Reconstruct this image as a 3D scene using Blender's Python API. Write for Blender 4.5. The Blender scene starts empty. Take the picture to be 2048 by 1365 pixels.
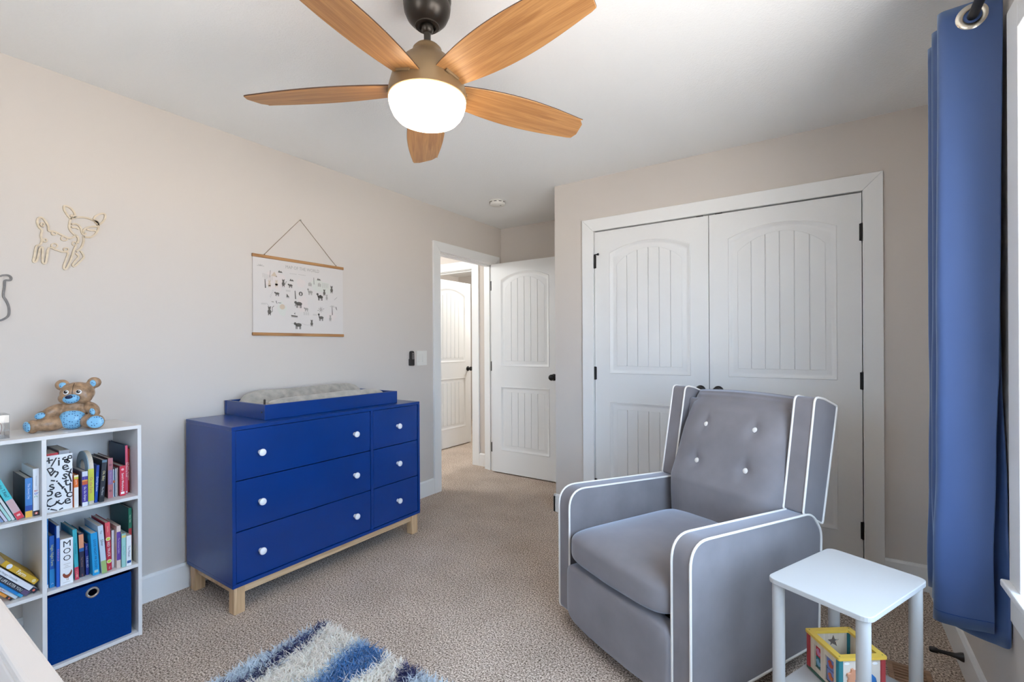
import bpy, bmesh, math, random
from mathutils import Vector, Matrix, geometry
random.seed(7)
PI = math.pi
scene = bpy.context.scene
C = scene.collection

# ------------------------------------------------------------------ camera
YAW, ROLL = 0.5908, 0.0052
R_ = Vector((math.cos(YAW), math.sin(YAW), 0)); F_ = Vector((-math.sin(YAW), math.cos(YAW), 0)); U_ = Vector((0, 0, 1))
cr, sr = math.cos(ROLL), math.sin(ROLL)
cxv = R_ * cr - U_ * sr; cyv = R_ * sr + U_ * cr; czv = -F_
cam = bpy.data.cameras.new('camera'); camo = bpy.data.objects.new('camera', cam); C.objects.link(camo)
camo.matrix_world = Matrix(((cxv.x, cyv.x, czv.x, 2.7603), (cxv.y, cyv.y, czv.y, 0.0), (cxv.z, cyv.z, czv.z, 1.2346), (0, 0, 0, 1)))
cam.sensor_width = 36.0; cam.lens = 36 * 940.03 / 2048; cam.shift_y = (693.33 - 682.5) / 2048
cam.clip_start = 0.02
scene.camera = camo

# ------------------------------------------------------------------ sky and exposure
SKY = (0.62, 0.87, 1.20); GROUND = (1.04, 1.01, 0.98); SKY_STRENGTH = 10.0
FAN_GLOW = 11.0; HALL_FILL_WATTS = 56.0
world = bpy.data.worlds.new('sky'); scene.world = world; world.use_nodes = True
wn = world.node_tree; bg = wn.nodes['Background']; bg.inputs[1].default_value = SKY_STRENGTH
wtc = wn.nodes.new('ShaderNodeTexCoord'); wsx = wn.nodes.new('ShaderNodeSeparateXYZ'); wrp = wn.nodes.new('ShaderNodeValToRGB')   # sky above the horizon, sunlit ground below
wmr = wn.nodes.new('ShaderNodeMapRange'); wmr.inputs[1].default_value = -1; wmr.inputs[2].default_value = 1
wn.links.new(wtc.outputs['Generated'], wsx.inputs[0]); wn.links.new(wsx.outputs[2], wmr.inputs[0]); wn.links.new(wmr.outputs[0], wrp.inputs[0]); wn.links.new(wrp.outputs[0], bg.inputs[0])
wrp.color_ramp.elements[0].position = .49; wrp.color_ramp.elements[0].color = (*GROUND, 1); wrp.color_ramp.elements[1].position = .51; wrp.color_ramp.elements[1].color = (*SKY, 1)
scene.view_settings.view_transform = 'Standard'; scene.view_settings.look = 'None'
scene.view_settings.exposure = 0.0; scene.view_settings.gamma = 1.0; scene.view_settings.use_curve_mapping = False
scene.cycles.max_bounces = 8; scene.cycles.diffuse_bounces = 5; scene.cycles.transparent_max_bounces = 12
scene.cycles.sample_clamp_indirect = 8.0; scene.cycles.adaptive_threshold = 0.04

# ------------------------------------------------------------------ room numbers
H = 2.43; W = 3.19; D = 3.103; D2 = 3.92; XC = 1.07; YB = -0.78
WY0, WY1, WZ0, WZ1 = 0.22, 1.735, 0.585, 2.05      # window opening in the right wall
RX0, RX1, RZ0, RZ1 = 1.32, 2.02, 1.00, 2.10        # opening of the added fill window in the rear wall, behind the camera

# ------------------------------------------------------------------ helpers
def link(o, parent=None):
    C.objects.link(o)
    if parent is not None: o.parent = parent
    return o
def tag(o, label=None, cat=None, group=None, kind=None):
    if label: o['label'] = label
    if cat: o['category'] = cat
    if group: o['group'] = group
    if kind: o['kind'] = kind
    return o
def empty(name, loc=(0, 0, 0), rot=(0, 0, 0), parent=None):
    o = bpy.data.objects.new(name, None); o.location = loc; o.rotation_euler = rot; o.empty_display_size = 0.05
    return link(o, parent)
def rpoly(pts, n=6):
    """polygon with rounded corners: pts are (a, b, radius)"""
    out = []; N = len(pts)
    for i in range(N):
        p = Vector(pts[i][:2]); a = Vector(pts[i - 1][:2]); b = Vector(pts[(i + 1) % N][:2]); r = pts[i][2] if len(pts[i]) > 2 else 0
        if r <= 0: out.append((p.x, p.y)); continue
        d1 = (a - p).normalized(); d2 = (b - p).normalized(); ang = d1.angle(d2); t = r / math.tan(ang / 2)
        t = min(t, (a - p).length * .49, (b - p).length * .49)
        p1 = p + d1 * t; p2 = p + d2 * t
        for k in range(n + 1):
            s = k / n; q = p1 * (1 - s) ** 2 + p * 2 * s * (1 - s) + p2 * s * s; out.append((q.x, q.y))
    return out
def catmull(pts, n=6, closed=False):
    P = [Vector(p) for p in pts]; N = len(P); out = []
    rng = range(N if closed else N - 1)
    for i in rng:
        if closed: p0, p1, p2, p3 = P[i - 1], P[i], P[(i + 1) % N], P[(i + 2) % N]
        else: p0, p1, p2, p3 = P[max(i - 1, 0)], P[i], P[i + 1], P[min(i + 2, N - 1)]
        for k in range(n):
            t = k / n
            out.append(0.5 * ((2 * p1) + (p2 - p0) * t + (2 * p0 - 5 * p1 + 4 * p2 - p3) * t * t + (3 * p1 - p0 - 3 * p2 + p3) * t ** 3))
    if not closed: out.append(P[-1])
    return out
class MB:
    def __init__(s): s.v = []; s.f = []
    def add(s, v, f):
        n = len(s.v); s.v += [tuple(p) for p in v]; s.f += [tuple(i + n for i in q) for q in f]; return s
    def box(s, x0, x1, y0, y1, z0, z1):
        return s.add([(x0, y0, z0), (x1, y0, z0), (x1, y1, z0), (x0, y1, z0), (x0, y0, z1), (x1, y0, z1), (x1, y1, z1), (x0, y1, z1)],
                     [(3, 2, 1, 0), (4, 5, 6, 7), (0, 1, 5, 4), (1, 2, 6, 5), (2, 3, 7, 6), (3, 0, 4, 7)])
    def prism(s, poly, axis, a0, a1, holes=()):
        def P(p, a): return {'x': (a, p[0], p[1]), 'y': (p[0], a, p[1]), 'z': (p[0], p[1], a)}[axis]
        loops = [list(poly)] + [list(h) for h in holes]
        flat = [p for l in loops for p in l]; n = len(flat)
        v = [P(p, a0) for p in flat] + [P(p, a1) for p in flat]; f = []
        if holes:
            tr = geometry.tessellate_polygon([[Vector((p[0], p[1], 0)) for p in l] for l in loops])
            f += [tuple(t) for t in tr] + [tuple(i + n for i in reversed(t)) for t in tr]
        else: f += [tuple(range(n - 1, -1, -1)), tuple(range(n, 2 * n))]
        o = 0
        for l in loops:
            m = len(l)
            for i in range(m): f.append((o + i, o + (i + 1) % m, n + o + (i + 1) % m, n + o + i))
            o += m
        return s.add(v, f)
    def lathe(s, prof, seg=24, c=(0, 0, 0), axis='z'):
        v = []; f = []; n = len(prof)
        for k in range(seg):
            a = 2 * PI * k / seg
            for r, h in prof:
                p = {'z': (r * math.cos(a), r * math.sin(a), h), 'x': (h, r * math.cos(a), r * math.sin(a)), 'y': (r * math.cos(a), h, r * math.sin(a))}[axis]
                v.append((p[0] + c[0], p[1] + c[1], p[2] + c[2]))
        for k in range(seg):
            for j in range(n - 1): f.append((k * n + j, ((k + 1) % seg) * n + j, ((k + 1) % seg) * n + j + 1, k * n + j + 1))
        return s.add(v, f)
    def tube(s, pts, r, seg=8, closed=False, flat=None):
        P = [Vector(p) for p in pts]; n = len(P); v = []; f = []; prev = None
        for i in range(n):
            a = P[(i - 1) % n] if closed or i > 0 else P[0]; b = P[(i + 1) % n] if closed or i < n - 1 else P[-1]
            t = (b - a).normalized() if (b - a).length > 1e-9 else Vector((0, 0, 1))
            if prev is None:
                up = Vector((0, 0, 1)) if abs(t.z) < .9 else Vector((1, 0, 0)); nx = t.cross(up).normalized()
            else: nx = (prev - t * prev.dot(t)).normalized()
            prev = nx; ny = t.cross(nx)
            rr = r[i] if isinstance(r, (list, tuple)) else r
            for k in range(seg):
                q = 2 * PI * k / seg; v.append(P[i] + (nx * math.cos(q) + ny * math.sin(q)) * rr)
        for i in range(n if closed else n - 1):
            for k in range(seg): f.append((i * seg + k, i * seg + (k + 1) % seg, ((i + 1) % n) * seg + (k + 1) % seg, ((i + 1) % n) * seg + k))
        if not closed: f += [tuple(range(seg - 1, -1, -1)), tuple((n - 1) * seg + k for k in range(seg))]
        return s.add(v, f)
    def ribbon(s, pts, w, x0, x1, closed=False):
        """flat cut-out line on a wall plane: pts (y,z), width w, from x0 to x1"""
        P = [Vector(p) for p in pts]; n = len(P); v = []; f = []
        for i in range(n):
            a = P[(i - 1) % n] if closed or i > 0 else P[0]; b = P[(i + 1) % n] if closed or i < n - 1 else P[-1]
            t = (b - a).normalized(); m = Vector((-t.y, t.x)) * w / 2
            for q, x in ((P[i] + m, x0), (P[i] + m, x1), (P[i] - m, x1), (P[i] - m, x0)): v.append((x, q.x, q.y))
        for i in range(n if closed else n - 1):
            j = (i + 1) % n
            for k in range(4): f.append((i * 4 + k, i * 4 + (k + 1) % 4, j * 4 + (k + 1) % 4, j * 4 + k))
        if not closed: f += [(3, 2, 1, 0), tuple((n - 1) * 4 + k for k in range(4))]
        return s.add(v, f)
    def ellipsoid(s, c, r, seg=20, rings=12, M=None):
        v = []; f = []; M = M or Matrix.Identity(3); c = Vector(c)
        for j in range(rings + 1):
            t = PI * j / rings
            for k in range(seg):
                a = 2 * PI * k / seg; v.append(c + M @ Vector((r[0] * math.sin(t) * math.cos(a), r[1] * math.sin(t) * math.sin(a), r[2] * math.cos(t))))
        for j in range(rings):
            for k in range(seg): f.append((j * seg + k, (j + 1) * seg + k, (j + 1) * seg + (k + 1) % seg, j * seg + (k + 1) % seg))
        return s.add(v, f)
    def squad(s, c, r, e1=.4, e2=.4, seg=48, rings=28, fn=None):
        def pw(a, e): return math.copysign(abs(a) ** e, a)
        v = []; f = []
        for j in range(rings + 1):
            t = -PI / 2 + PI * j / rings
            for k in range(seg):
                a = 2 * PI * k / seg
                p = Vector((r[0] * pw(math.cos(t), e1) * pw(math.cos(a), e2), r[1] * pw(math.cos(t), e1) * pw(math.sin(a), e2), r[2] * pw(math.sin(t), e1)))
                if fn: p = fn(p)
                v.append(p + Vector(c))
        for j in range(rings):
            for k in range(seg): f.append((j * seg + k, j * seg + (k + 1) % seg, (j + 1) * seg + (k + 1) % seg, (j + 1) * seg + k))
        return s.add(v, f)
    def text(s, txt, size, org, ex, ey, fit=None, bold=0):
        V, Fc, w, h = text_geo(txt, bold); org = Vector(org); ex = Vector(ex); ey = Vector(ey); k = size
        kx = k if not fit else min(k, fit / max(w, 1e-6))
        return s.add([org + ex * (p[0] * kx) + ey * (p[1] * k) for p in V], Fc)
    def mesh(s, name, smooth=False, ang=38, weld=True):
        me = bpy.data.meshes.new(name); me.from_pydata([tuple(p) for p in s.v], [], s.f)
        bm = bmesh.new(); bm.from_mesh(me)
        if weld: bmesh.ops.remove_doubles(bm, verts=bm.verts, dist=1e-6)
        bmesh.ops.recalc_face_normals(bm, faces=bm.faces); bm.to_mesh(me); bm.free()
        if smooth:
            me.shade_smooth()
            me.set_sharp_from_angle(angle=math.radians(ang))
        return me
    def build(s, name, mat, parent=None, loc=None, rot=None, smooth=False, bevel=0, ang=38, seg=2, weld=True):
        me = s.mesh(name, smooth, ang, weld); me.materials.append(mat)
        return place(name, me, parent, loc, rot, bevel, seg)
def place(name, me, parent=None, loc=None, rot=None, bevel=0, seg=2):
    o = bpy.data.objects.new(name, me); link(o, parent)
    if loc: o.location = loc
    if rot: o.rotation_euler = rot
    if bevel:
        m = o.modifiers.new('bevel', 'BEVEL'); m.width = bevel; m.segments = seg; m.limit_method = 'ANGLE'; m.angle_limit = math.radians(40)
        m.harden_normals = False
    return o
_TX = {}
def text_geo(txt, bold=0):
    if (txt, bold) in _TX: return _TX[(txt, bold)]
    cu = bpy.data.curves.new('t', 'FONT'); cu.body = txt; cu.size = 1; cu.resolution_u = 2; cu.align_x = 'CENTER'; cu.align_y = 'CENTER'; cu.offset = bold
    ob = bpy.data.objects.new('t', cu); C.objects.link(ob)
    bpy.context.view_layer.update()
    me = bpy.data.meshes.new_from_object(ob)
    V = [(v.co.x, v.co.y) for v in me.vertices]; Fc = [tuple(p.vertices) for p in me.polygons]
    bpy.data.objects.remove(ob); bpy.data.curves.remove(cu); bpy.data.meshes.remove(me)
    w = max(p[0] for p in V) - min(p[0] for p in V); h = max(p[1] for p in V) - min(p[1] for p in V)
    _TX[(txt, bold)] = (V, Fc, w, h); return _TX[(txt, bold)]
def copy_tree(o, parent=None):
    c = o.copy(); C.objects.link(c)
    if parent is not None: c.parent = parent
    for ch in list(o.children): copy_tree(ch, c)
    return c
def struct(mb, name, mat, **k): return tag(mb.build(name, mat, **k), kind='structure')

# ------------------------------------------------------------------ materials
def srgb(r, g, b):
    f = lambda c: (c / 255 / 12.92) if c / 255 <= .04045 else ((c / 255 + .055) / 1.055) ** 2.4
    return (f(r), f(g), f(b))
def mat(name, col, rough=.5, metal=0, spec=.5, sheen=0, var=0, vscale=8, bump=0, bscale=60, bdist=.002, coat=0, coatr=.03, sheen_tint=None, vdetail=4):
    m = bpy.data.materials.new(name); m.use_nodes = True; nt = m.node_tree; b = nt.nodes['Principled BSDF']
    b.inputs['Base Color'].default_value = (*col, 1); b.inputs['Roughness'].default_value = rough; b.inputs['Metallic'].default_value = metal
    b.inputs['Specular IOR Level'].default_value = spec; b.inputs['Coat Weight'].default_value = coat; b.inputs['Coat Roughness'].default_value = coatr
    if sheen:
        b.inputs['Sheen Weight'].default_value = sheen; b.inputs['Sheen Roughness'].default_value = .4
        if sheen_tint: b.inputs['Sheen Tint'].default_value = (*sheen_tint, 1)
    tc = nt.nodes.new('ShaderNodeTexCoord')
    if var:
        n = nt.nodes.new('ShaderNodeTexNoise'); n.inputs['Scale'].default_value = vscale; n.inputs['Detail'].default_value = vdetail
        nt.links.new(tc.outputs['Object'], n.inputs['Vector'])
        r = nt.nodes.new('ShaderNodeValToRGB'); r.color_ramp.elements[0].position = .3; r.color_ramp.elements[1].position = .7
        r.color_ramp.elements[0].color = (*[c * (1 - var) for c in col], 1); r.color_ramp.elements[1].color = (*[min(1, c * (1 + var)) for c in col], 1)
        nt.links.new(n.outputs[0], r.inputs[0]); nt.links.new(r.outputs[0], b.inputs['Base Color'])
    if bump:
        n = nt.nodes.new('ShaderNodeTexNoise'); n.inputs['Scale'].default_value = bscale; n.inputs['Detail'].default_value = 3
        nt.links.new(tc.outputs['Object'], n.inputs['Vector'])
        bp = nt.nodes.new('ShaderNodeBump'); bp.inputs['Strength'].default_value = bump; bp.inputs['Distance'].default_value = bdist
        nt.links.new(n.outputs[0], bp.inputs['Height']); nt.links.new(bp.outputs[0], b.inputs['Normal'])
    return m
def wood(name, c0, c1, rough=.45, axis=0, scale=1.0, grain=1.0):
    m = bpy.data.materials.new(name); m.use_nodes = True; nt = m.node_tree; b = nt.nodes['Principled BSDF']
    b.inputs['Roughness'].default_value = rough
    tc = nt.nodes.new('ShaderNodeTexCoord'); mp = nt.nodes.new('ShaderNodeMapping'); nt.links.new(tc.outputs['Object'], mp.inputs[0])
    s = [26 * scale] * 3; s[axis] = 1.6 * scale; mp.inputs['Scale'].default_value = s
    n = nt.nodes.new('ShaderNodeTexNoise'); n.inputs['Scale'].default_value = 1.5; n.inputs['Detail'].default_value = 8; n.inputs['Distortion'].default_value = 1.2 * grain
    nt.links.new(mp.outputs[0], n.inputs['Vector'])
    mp2 = nt.nodes.new('ShaderNodeMapping'); s2 = [190 * scale] * 3; s2[axis] = 5 * scale; mp2.inputs['Scale'].default_value = s2; nt.links.new(tc.outputs['Object'], mp2.inputs[0])
    n2 = nt.nodes.new('ShaderNodeTexNoise'); n2.inputs['Scale'].default_value = 1.5; n2.inputs['Detail'].default_value = 3; nt.links.new(mp2.outputs[0], n2.inputs['Vector'])
    mx = nt.nodes.new('ShaderNodeMath'); mx.operation = 'MULTIPLY_ADD'; mx.inputs[1].default_value = .35; nt.links.new(n2.outputs[0], mx.inputs[0])
    m2 = nt.nodes.new('ShaderNodeMath'); m2.operation = 'MULTIPLY'; m2.inputs[1].default_value = .65; nt.links.new(n.outputs[0], m2.inputs[0]); nt.links.new(m2.outputs[0], mx.inputs[2])
    r = nt.nodes.new('ShaderNodeValToRGB'); r.color_ramp.elements[0].position = .36; r.color_ramp.elements[1].position = .62
    r.color_ramp.elements[0].color = (*c0, 1); r.color_ramp.elements[1].color = (*c1, 1)
    nt.links.new(mx.outputs[0], r.inputs[0]); nt.links.new(r.outputs[0], b.inputs['Base Color'])
    return m
def carpet():
    m = bpy.data.materials.new('carpet'); m.use_nodes = True; nt = m.node_tree; b = nt.nodes['Principled BSDF']; b.inputs['Roughness'].default_value = 1
    b.inputs['Specular IOR Level'].default_value = .05
    tc = nt.nodes.new('ShaderNodeTexCoord')
    n = nt.nodes.new('ShaderNodeTexNoise'); n.inputs['Scale'].default_value = 150; n.inputs['Detail'].default_value = 2.5; n.inputs['Roughness'].default_value = .75
    nt.links.new(tc.outputs['Object'], n.inputs['Vector'])
    r = nt.nodes.new('ShaderNodeValToRGB'); e = r.color_ramp.elements; e[0].position = .37; e[0].color = (*srgb(88, 74, 64), 1); e[1].position = .63; e[1].color = (*srgb(250, 236, 222), 1)
    k = e.new(.5); k.color = (*srgb(192, 173, 157), 1)
    nt.links.new(n.outputs[0], r.inputs[0])
    n2 = nt.nodes.new('ShaderNodeTexNoise'); n2.inputs['Scale'].default_value = 3.5; n2.inputs['Detail'].default_value = 3; nt.links.new(tc.outputs['Object'], n2.inputs['Vector'])
    r2 = nt.nodes.new('ShaderNodeValToRGB'); r2.color_ramp.elements[0].color = (.86, .85, .84, 1); r2.color_ramp.elements[1].color = (1, 1, 1, 1)
    r2.color_ramp.elements[0].position = .35; r2.color_ramp.elements[1].position = .65; nt.links.new(n2.outputs[0], r2.inputs[0])
    mx = nt.nodes.new('ShaderNodeMix'); mx.data_type = 'RGBA'; mx.blend_type = 'MULTIPLY'; mx.inputs[0].default_value = 1
    nt.links.new(r.outputs[0], mx.inputs[6]); nt.links.new(r2.outputs[0], mx.inputs[7]); nt.links.new(mx.outputs[2], b.inputs['Base Color'])
    bp = nt.nodes.new('ShaderNodeBump'); bp.inputs['Strength'].default_value = .7; bp.inputs['Distance'].default_value = .004
    nt.links.new(n.outputs[0], bp.inputs['Height']); nt.links.new(bp.outputs[0], b.inputs['Normal'])
    return m
def emit(name, col, st):
    m = bpy.data.materials.new(name); m.use_nodes = True; b = m.node_tree.nodes['Principled BSDF']
    b.inputs['Base Color'].default_value = (.9, .88, .84, 1); b.inputs['Emission Color'].default_value = (*col, 1); b.inputs['Emission Strength'].default_value = st; b.inputs['Roughness'].default_value = .3
    return m
def glass(name, gloss=.06, tint=(1, 1, 1)):
    m = bpy.data.materials.new(name); m.use_nodes = True; nt = m.node_tree; nt.nodes.remove(nt.nodes['Principled BSDF']); out = nt.nodes['Material Output']
    t = nt.nodes.new('ShaderNodeBsdfTransparent'); t.inputs[0].default_value = (*tint, 1); g = nt.nodes.new('ShaderNodeBsdfGlossy'); g.inputs['Roughness'].default_value = .02
    lw = nt.nodes.new('ShaderNodeLayerWeight'); lw.inputs[0].default_value = .5; pw = nt.nodes.new('ShaderNodeMath'); pw.operation = 'POWER'; pw.inputs[1].default_value = 5
    fr = nt.nodes.new('ShaderNodeMath'); fr.operation = 'MULTIPLY_ADD'; fr.inputs[1].default_value = .9; fr.inputs[2].default_value = .04; mx = nt.nodes.new('ShaderNodeMixShader')
    nt.links.new(lw.outputs['Facing'], pw.inputs[0]); nt.links.new(pw.outputs[0], fr.inputs[0])
    nt.links.new(fr.outputs[0], mx.inputs[0]); nt.links.new(t.outputs[0], mx.inputs[1]); nt.links.new(g.outputs[0], mx.inputs[2]); nt.links.new(mx.outputs[0], out.inputs[0])
    return m
def attr_mat(name):
    m = bpy.data.materials.new(name); m.use_nodes = True; nt = m.node_tree; nt.nodes.remove(nt.nodes['Principled BSDF']); out = nt.nodes['Material Output']
    a = nt.nodes.new('ShaderNodeAttribute'); a.attribute_name = 'tuft'; df = nt.nodes.new('ShaderNodeBsdfDiffuse'); tl = nt.nodes.new('ShaderNodeBsdfTranslucent'); mx = nt.nodes.new('ShaderNodeMixShader'); mx.inputs[0].default_value = .38
    nt.links.new(a.outputs['Color'], df.inputs[0]); nt.links.new(a.outputs['Color'], tl.inputs[0]); nt.links.new(df.outputs[0], mx.inputs[1]); nt.links.new(tl.outputs[0], mx.inputs[2]); nt.links.new(mx.outputs[0], out.inputs[0]); return m
def dots(name, base, dot, scale):
    m = bpy.data.materials.new(name); m.use_nodes = True; nt = m.node_tree; b = nt.nodes['Principled BSDF']; b.inputs['Roughness'].default_value = .3
    tc = nt.nodes.new('ShaderNodeTexCoord'); v = nt.nodes.new('ShaderNodeTexVoronoi'); v.inputs['Scale'].default_value = scale; v.inputs['Randomness'].default_value = .35
    nt.links.new(tc.outputs['Object'], v.inputs['Vector'])
    r = nt.nodes.new('ShaderNodeValToRGB'); r.color_ramp.interpolation = 'CONSTANT'; r.color_ramp.elements[0].color = (*dot, 1); r.color_ramp.elements[1].position = .31; r.color_ramp.elements[1].color = (*base, 1)
    nt.links.new(v.outputs['Distance'], r.inputs[0]); nt.links.new(r.outputs[0], b.inputs['Base Color']); return m

M = {}
M['wall'] = mat('beige_wall_paint', srgb(213, 205, 197), .85, spec=.2, bump=.12, bscale=260, bdist=.001)
M['ceil'] = mat('ceiling_paint', srgb(242, 242, 240), .95, spec=.1, bump=.5, bscale=150, bdist=.003)
M['white'] = mat('white_trim_paint', srgb(238, 238, 236), .38, bump=.03, bscale=180, bdist=.001)
M['door'] = mat('white_door_paint', srgb(234, 234, 232), .42, bump=.05, bscale=240, bdist=.001)
M['carpet'] = carpet()
M['navy'] = mat('navy_lacquer', (.0, .034, .205), .35, spec=.15, var=.10, vscale=3, coat=.6, coatr=.2)
M['oak'] = wood('pale_oak', srgb(190, 152, 112), srgb(226, 193, 152), .5, axis=2)
M['oakh'] = wood('pale_oak_rail', srgb(190, 152, 112), srgb(226, 193, 152), .5, axis=1)
M['knobw'] = mat('white_enamel', srgb(236, 236, 238), .25)
M['lam'] = mat('white_laminate', srgb(226, 224, 222), .4, var=.02, vscale=12)
M['binfab'] = mat('blue_bin_fabric', (.0008, .036, .19), .9, spec=.1, sheen=.04, var=.12, vscale=300, bump=.3, bscale=900, bdist=.0006)
M['chrome'] = mat('brushed_nickel', (.62, .6, .57), .25, metal=1)
M['black'] = mat('black_metal', (.012, .011, .011), .4, metal=.3)
M['blackp'] = mat('black_plastic', (.02, .018, .018), .35)
M['bronze'] = mat('dark_bronze', (.055, .048, .042), .33, metal=.75)
M['hous'] = mat('bowl_lit_bronze', (.25, .165, .085), .4, metal=.35)  # light spilling from the bowl is put into this tan base colour
M['blade'] = wood('fan_blade_wood', srgb(160, 108, 62), srgb(196, 144, 90), .42, axis=0, scale=1.2)
M['bladedge'] = mat('blade_edge', srgb(70, 44, 24), .5)
M['glow'] = emit('lit_opal_glass', (1.0, .82, .58), FAN_GLOW)
M['velvet'] = mat('grey_velvet', (.228, .207, .214), .8, spec=.15, sheen=.9, sheen_tint=(.72, .80, .95), var=.10, vscale=7, vdetail=6, bump=.12, bscale=500, bdist=.001)
M['pipe'] = mat('cream_piping', srgb(238, 232, 224), .7)
M['curt'] = mat('navy_satin', (.048, .092, .235), .45, spec=.4, sheen=1.0, sheen_tint=(.6, .78, 1.0), bump=.15, bscale=900, bdist=.0006)
M['tabw'] = mat('white_table_lacquer', srgb(186, 184, 181), .32)
M['plush'] = mat('grey_plush', srgb(176, 170, 160), .95, sheen=.4, var=.22, vscale=22, bump=.7, bscale=240, bdist=.004)
M['paper'] = mat('print_paper', srgb(216, 210, 205), .8)
M['ink'] = mat('printed_ink', srgb(104, 99, 93), .8); M['inkl'] = mat('printed_ink_light', srgb(170, 165, 158), .8)
M['inkb'] = mat('printed_beige', srgb(208, 190, 168), .8); M['inkg'] = mat('printed_grey_green', srgb(212, 212, 203), .8); M['inkp'] = mat('printed_pink', srgb(220, 210, 205), .8)
M['dowel'] = wood('map_rail_wood', srgb(150, 104, 62), srgb(190, 142, 92), .5, axis=1)
M['jute'] = mat('jute_cord', srgb(150, 132, 108), .9)
M['ply'] = wood('laser_cut_wood', srgb(206, 188, 160), srgb(224, 208, 184), .6, axis=1)
M['plyg'] = mat('grey_painted_wood', srgb(128, 124, 122), .7, var=.15, vscale=60)
M['plate'] = mat('switch_plastic', srgb(232, 229, 222), .35)
M['winglass'] = glass('window_pane_glass'); M['acr'] = glass('clear_acrylic', tint=(.96, .96, .96))
M['acre'] = mat('acrylic_edge', srgb(150, 148, 145), .2)
M['ball'] = mat('baseball_leather', srgb(232, 228, 220), .5); M['stitch'] = mat('red_thread', srgb(150, 90, 84), .7)
M['bearfur'] = mat('brown_glaze', srgb(160, 128, 98), .35, var=.42, vscale=55, vdetail=5)
M['bearblue'] = dots('blue_dotted_glaze', srgb(126, 186, 222), srgb(50, 92, 146), 125)
M['eyew'] = mat('eye_white', (.85, .85, .83), .15); M['eyed'] = mat('eye_dark', (.02, .012, .01), .1); M['nose'] = mat('nose_navy', (.012, .018, .06), .1)
M['crib'] = mat('cream_crib_paint', srgb(212, 198, 186), .5)
M['rugb'] = mat('rug_backing', srgb(176, 150, 120), 1); M['tuft'] = attr_mat('shag_pile')
M['vent'] = wood('brown_vent_wood', srgb(140, 108, 84), srgb(176, 142, 114), .5, axis=0)
M['dark'] = mat('opening_shade', (.02, .02, .02), 1)  # near-black that stands in for shade inside openings

# ================================================================== the setting
T = .115; X0 = -2.5; Y9 = 6.2
struct(MB().box(X0 - .1, W + .15, YB - .12, Y9 + .1, -.08, 0), 'floor', M['carpet'])
struct(MB().box(X0 - .1, W + .15, YB - .12, Y9 + .1, H, H + .1), 'ceiling', M['ceil'])
DY0, DY1, DZ = 3.005, 3.785, 2.044
struct(MB().box(-T, 0, YB, DY0 - .015, 0, H).box(-T, 0, DY1 + .015, D2, 0, H).box(-T, 0, DY0 - .015, DY1 + .015, DZ + .015, H), 'wall_left', M['wall'])
struct(MB().box(-T, XC, D2, D2 + T, 0, H), 'wall_alcove_end', M['wall'])
struct(MB().box(XC, XC + T, D + T, D2, 0, H), 'wall_alcove_side', M['wall'])
CX0, CX1, CZ = 1.388, 2.916, 2.046
struct(MB().box(XC, CX0 - .012, D, D + T, 0, H).box(CX1 + .012, W, D, D + T, 0, H).box(CX0 - .012, CX1 + .012, D, D + T, CZ + .012, H), 'wall_closet', M['wall'])
struct(MB().box(XC + T, W, D + .75, D + .80, 0, H), 'wall_closet_inside', M['wall'])
struct(MB().box(W, W + .14, YB, WY0 - .015, 0, H).box(W, W + .14, WY1 + .015, D + .80, 0, H).box(W, W + .14, WY0 - .015, WY1 + .015, 0, WZ0 - .02).box(W, W + .14, WY0 - .015, WY1 + .015, WZ1 + .015, H), 'wall_right', M['wall'])
struct(MB().box(-T, RX0, YB - .1, YB, 0, H).box(RX1, W + .14, YB - .1, YB, 0, H).box(RX0, RX1, YB - .1, YB, 0, RZ0).box(RX0, RX1, YB - .1, YB, RZ1, H), 'wall_rear', M['wall'])
# hall beyond the doorway
HY = 3.865; HX0, HX1 = -1.095, -.33
struct(MB().box(X0, HX0 - .012, HY, HY + T, 0, H).box(HX1 + .012, -T, HY, HY + T, 0, H).box(HX0 - .012, HX1 + .012, HY, HY + T, DZ + .012, H), 'wall_hall_end', M['wall'])
struct(MB().box(X0 - .1, X0, 1.2, Y9, 0, H), 'wall_hall_far', M['wall'])
struct(MB().box(X0, -T, 1.1, 1.2, 0, H), 'wall_hall_near', M['wall'])
struct(MB().box(X0, 0, Y9, Y9 + .1, 0, H), 'wall_far_room_end', M['wall'])
struct(MB().box(-T, 0, D2 + T, Y9, 0, H), 'wall_far_room_side', M['wall'])

# baseboards: flat boards with a small bevelled top
def base_prof(h=.13, t=.015): return [(0, 0), (t, 0), (t, h - .012), (t - .007, h), (0, h)]
def base(name, pts_fn): pass
def bb_x(name, x0, x1, y, s):   # runs along x on a wall at y, sticking out towards s
    struct(MB().prism([(y + s * a, b) for a, b in base_prof()], 'x', x0, x1), name, M['white'])
def bb_y(name, y0, y1, x, s):
    struct(MB().prism([(x + s * a, b) for a, b in base_prof()], 'y', y0, y1), name, M['white'])
bb_y('baseboard_left', YB, 2.916, 0, 1)
bb_y('baseboard_alcove', D - .015, D2, XC, -1)
bb_x('baseboard_closet', XC - .014, 1.2994, D, -1)
bb_x('baseboard_closet_corner', 3.0, W - .015, D, -1)
bb_y('baseboard_right', YB, D, W, -1)
bb_x('baseboard_rear', 0.015, W - .015, YB, 1)
bb_x('baseboard_alcove_end', .02, XC - .015, D2, -1)
bb_x('baseboard_hall', -.24, -T, HY, -1)

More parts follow.
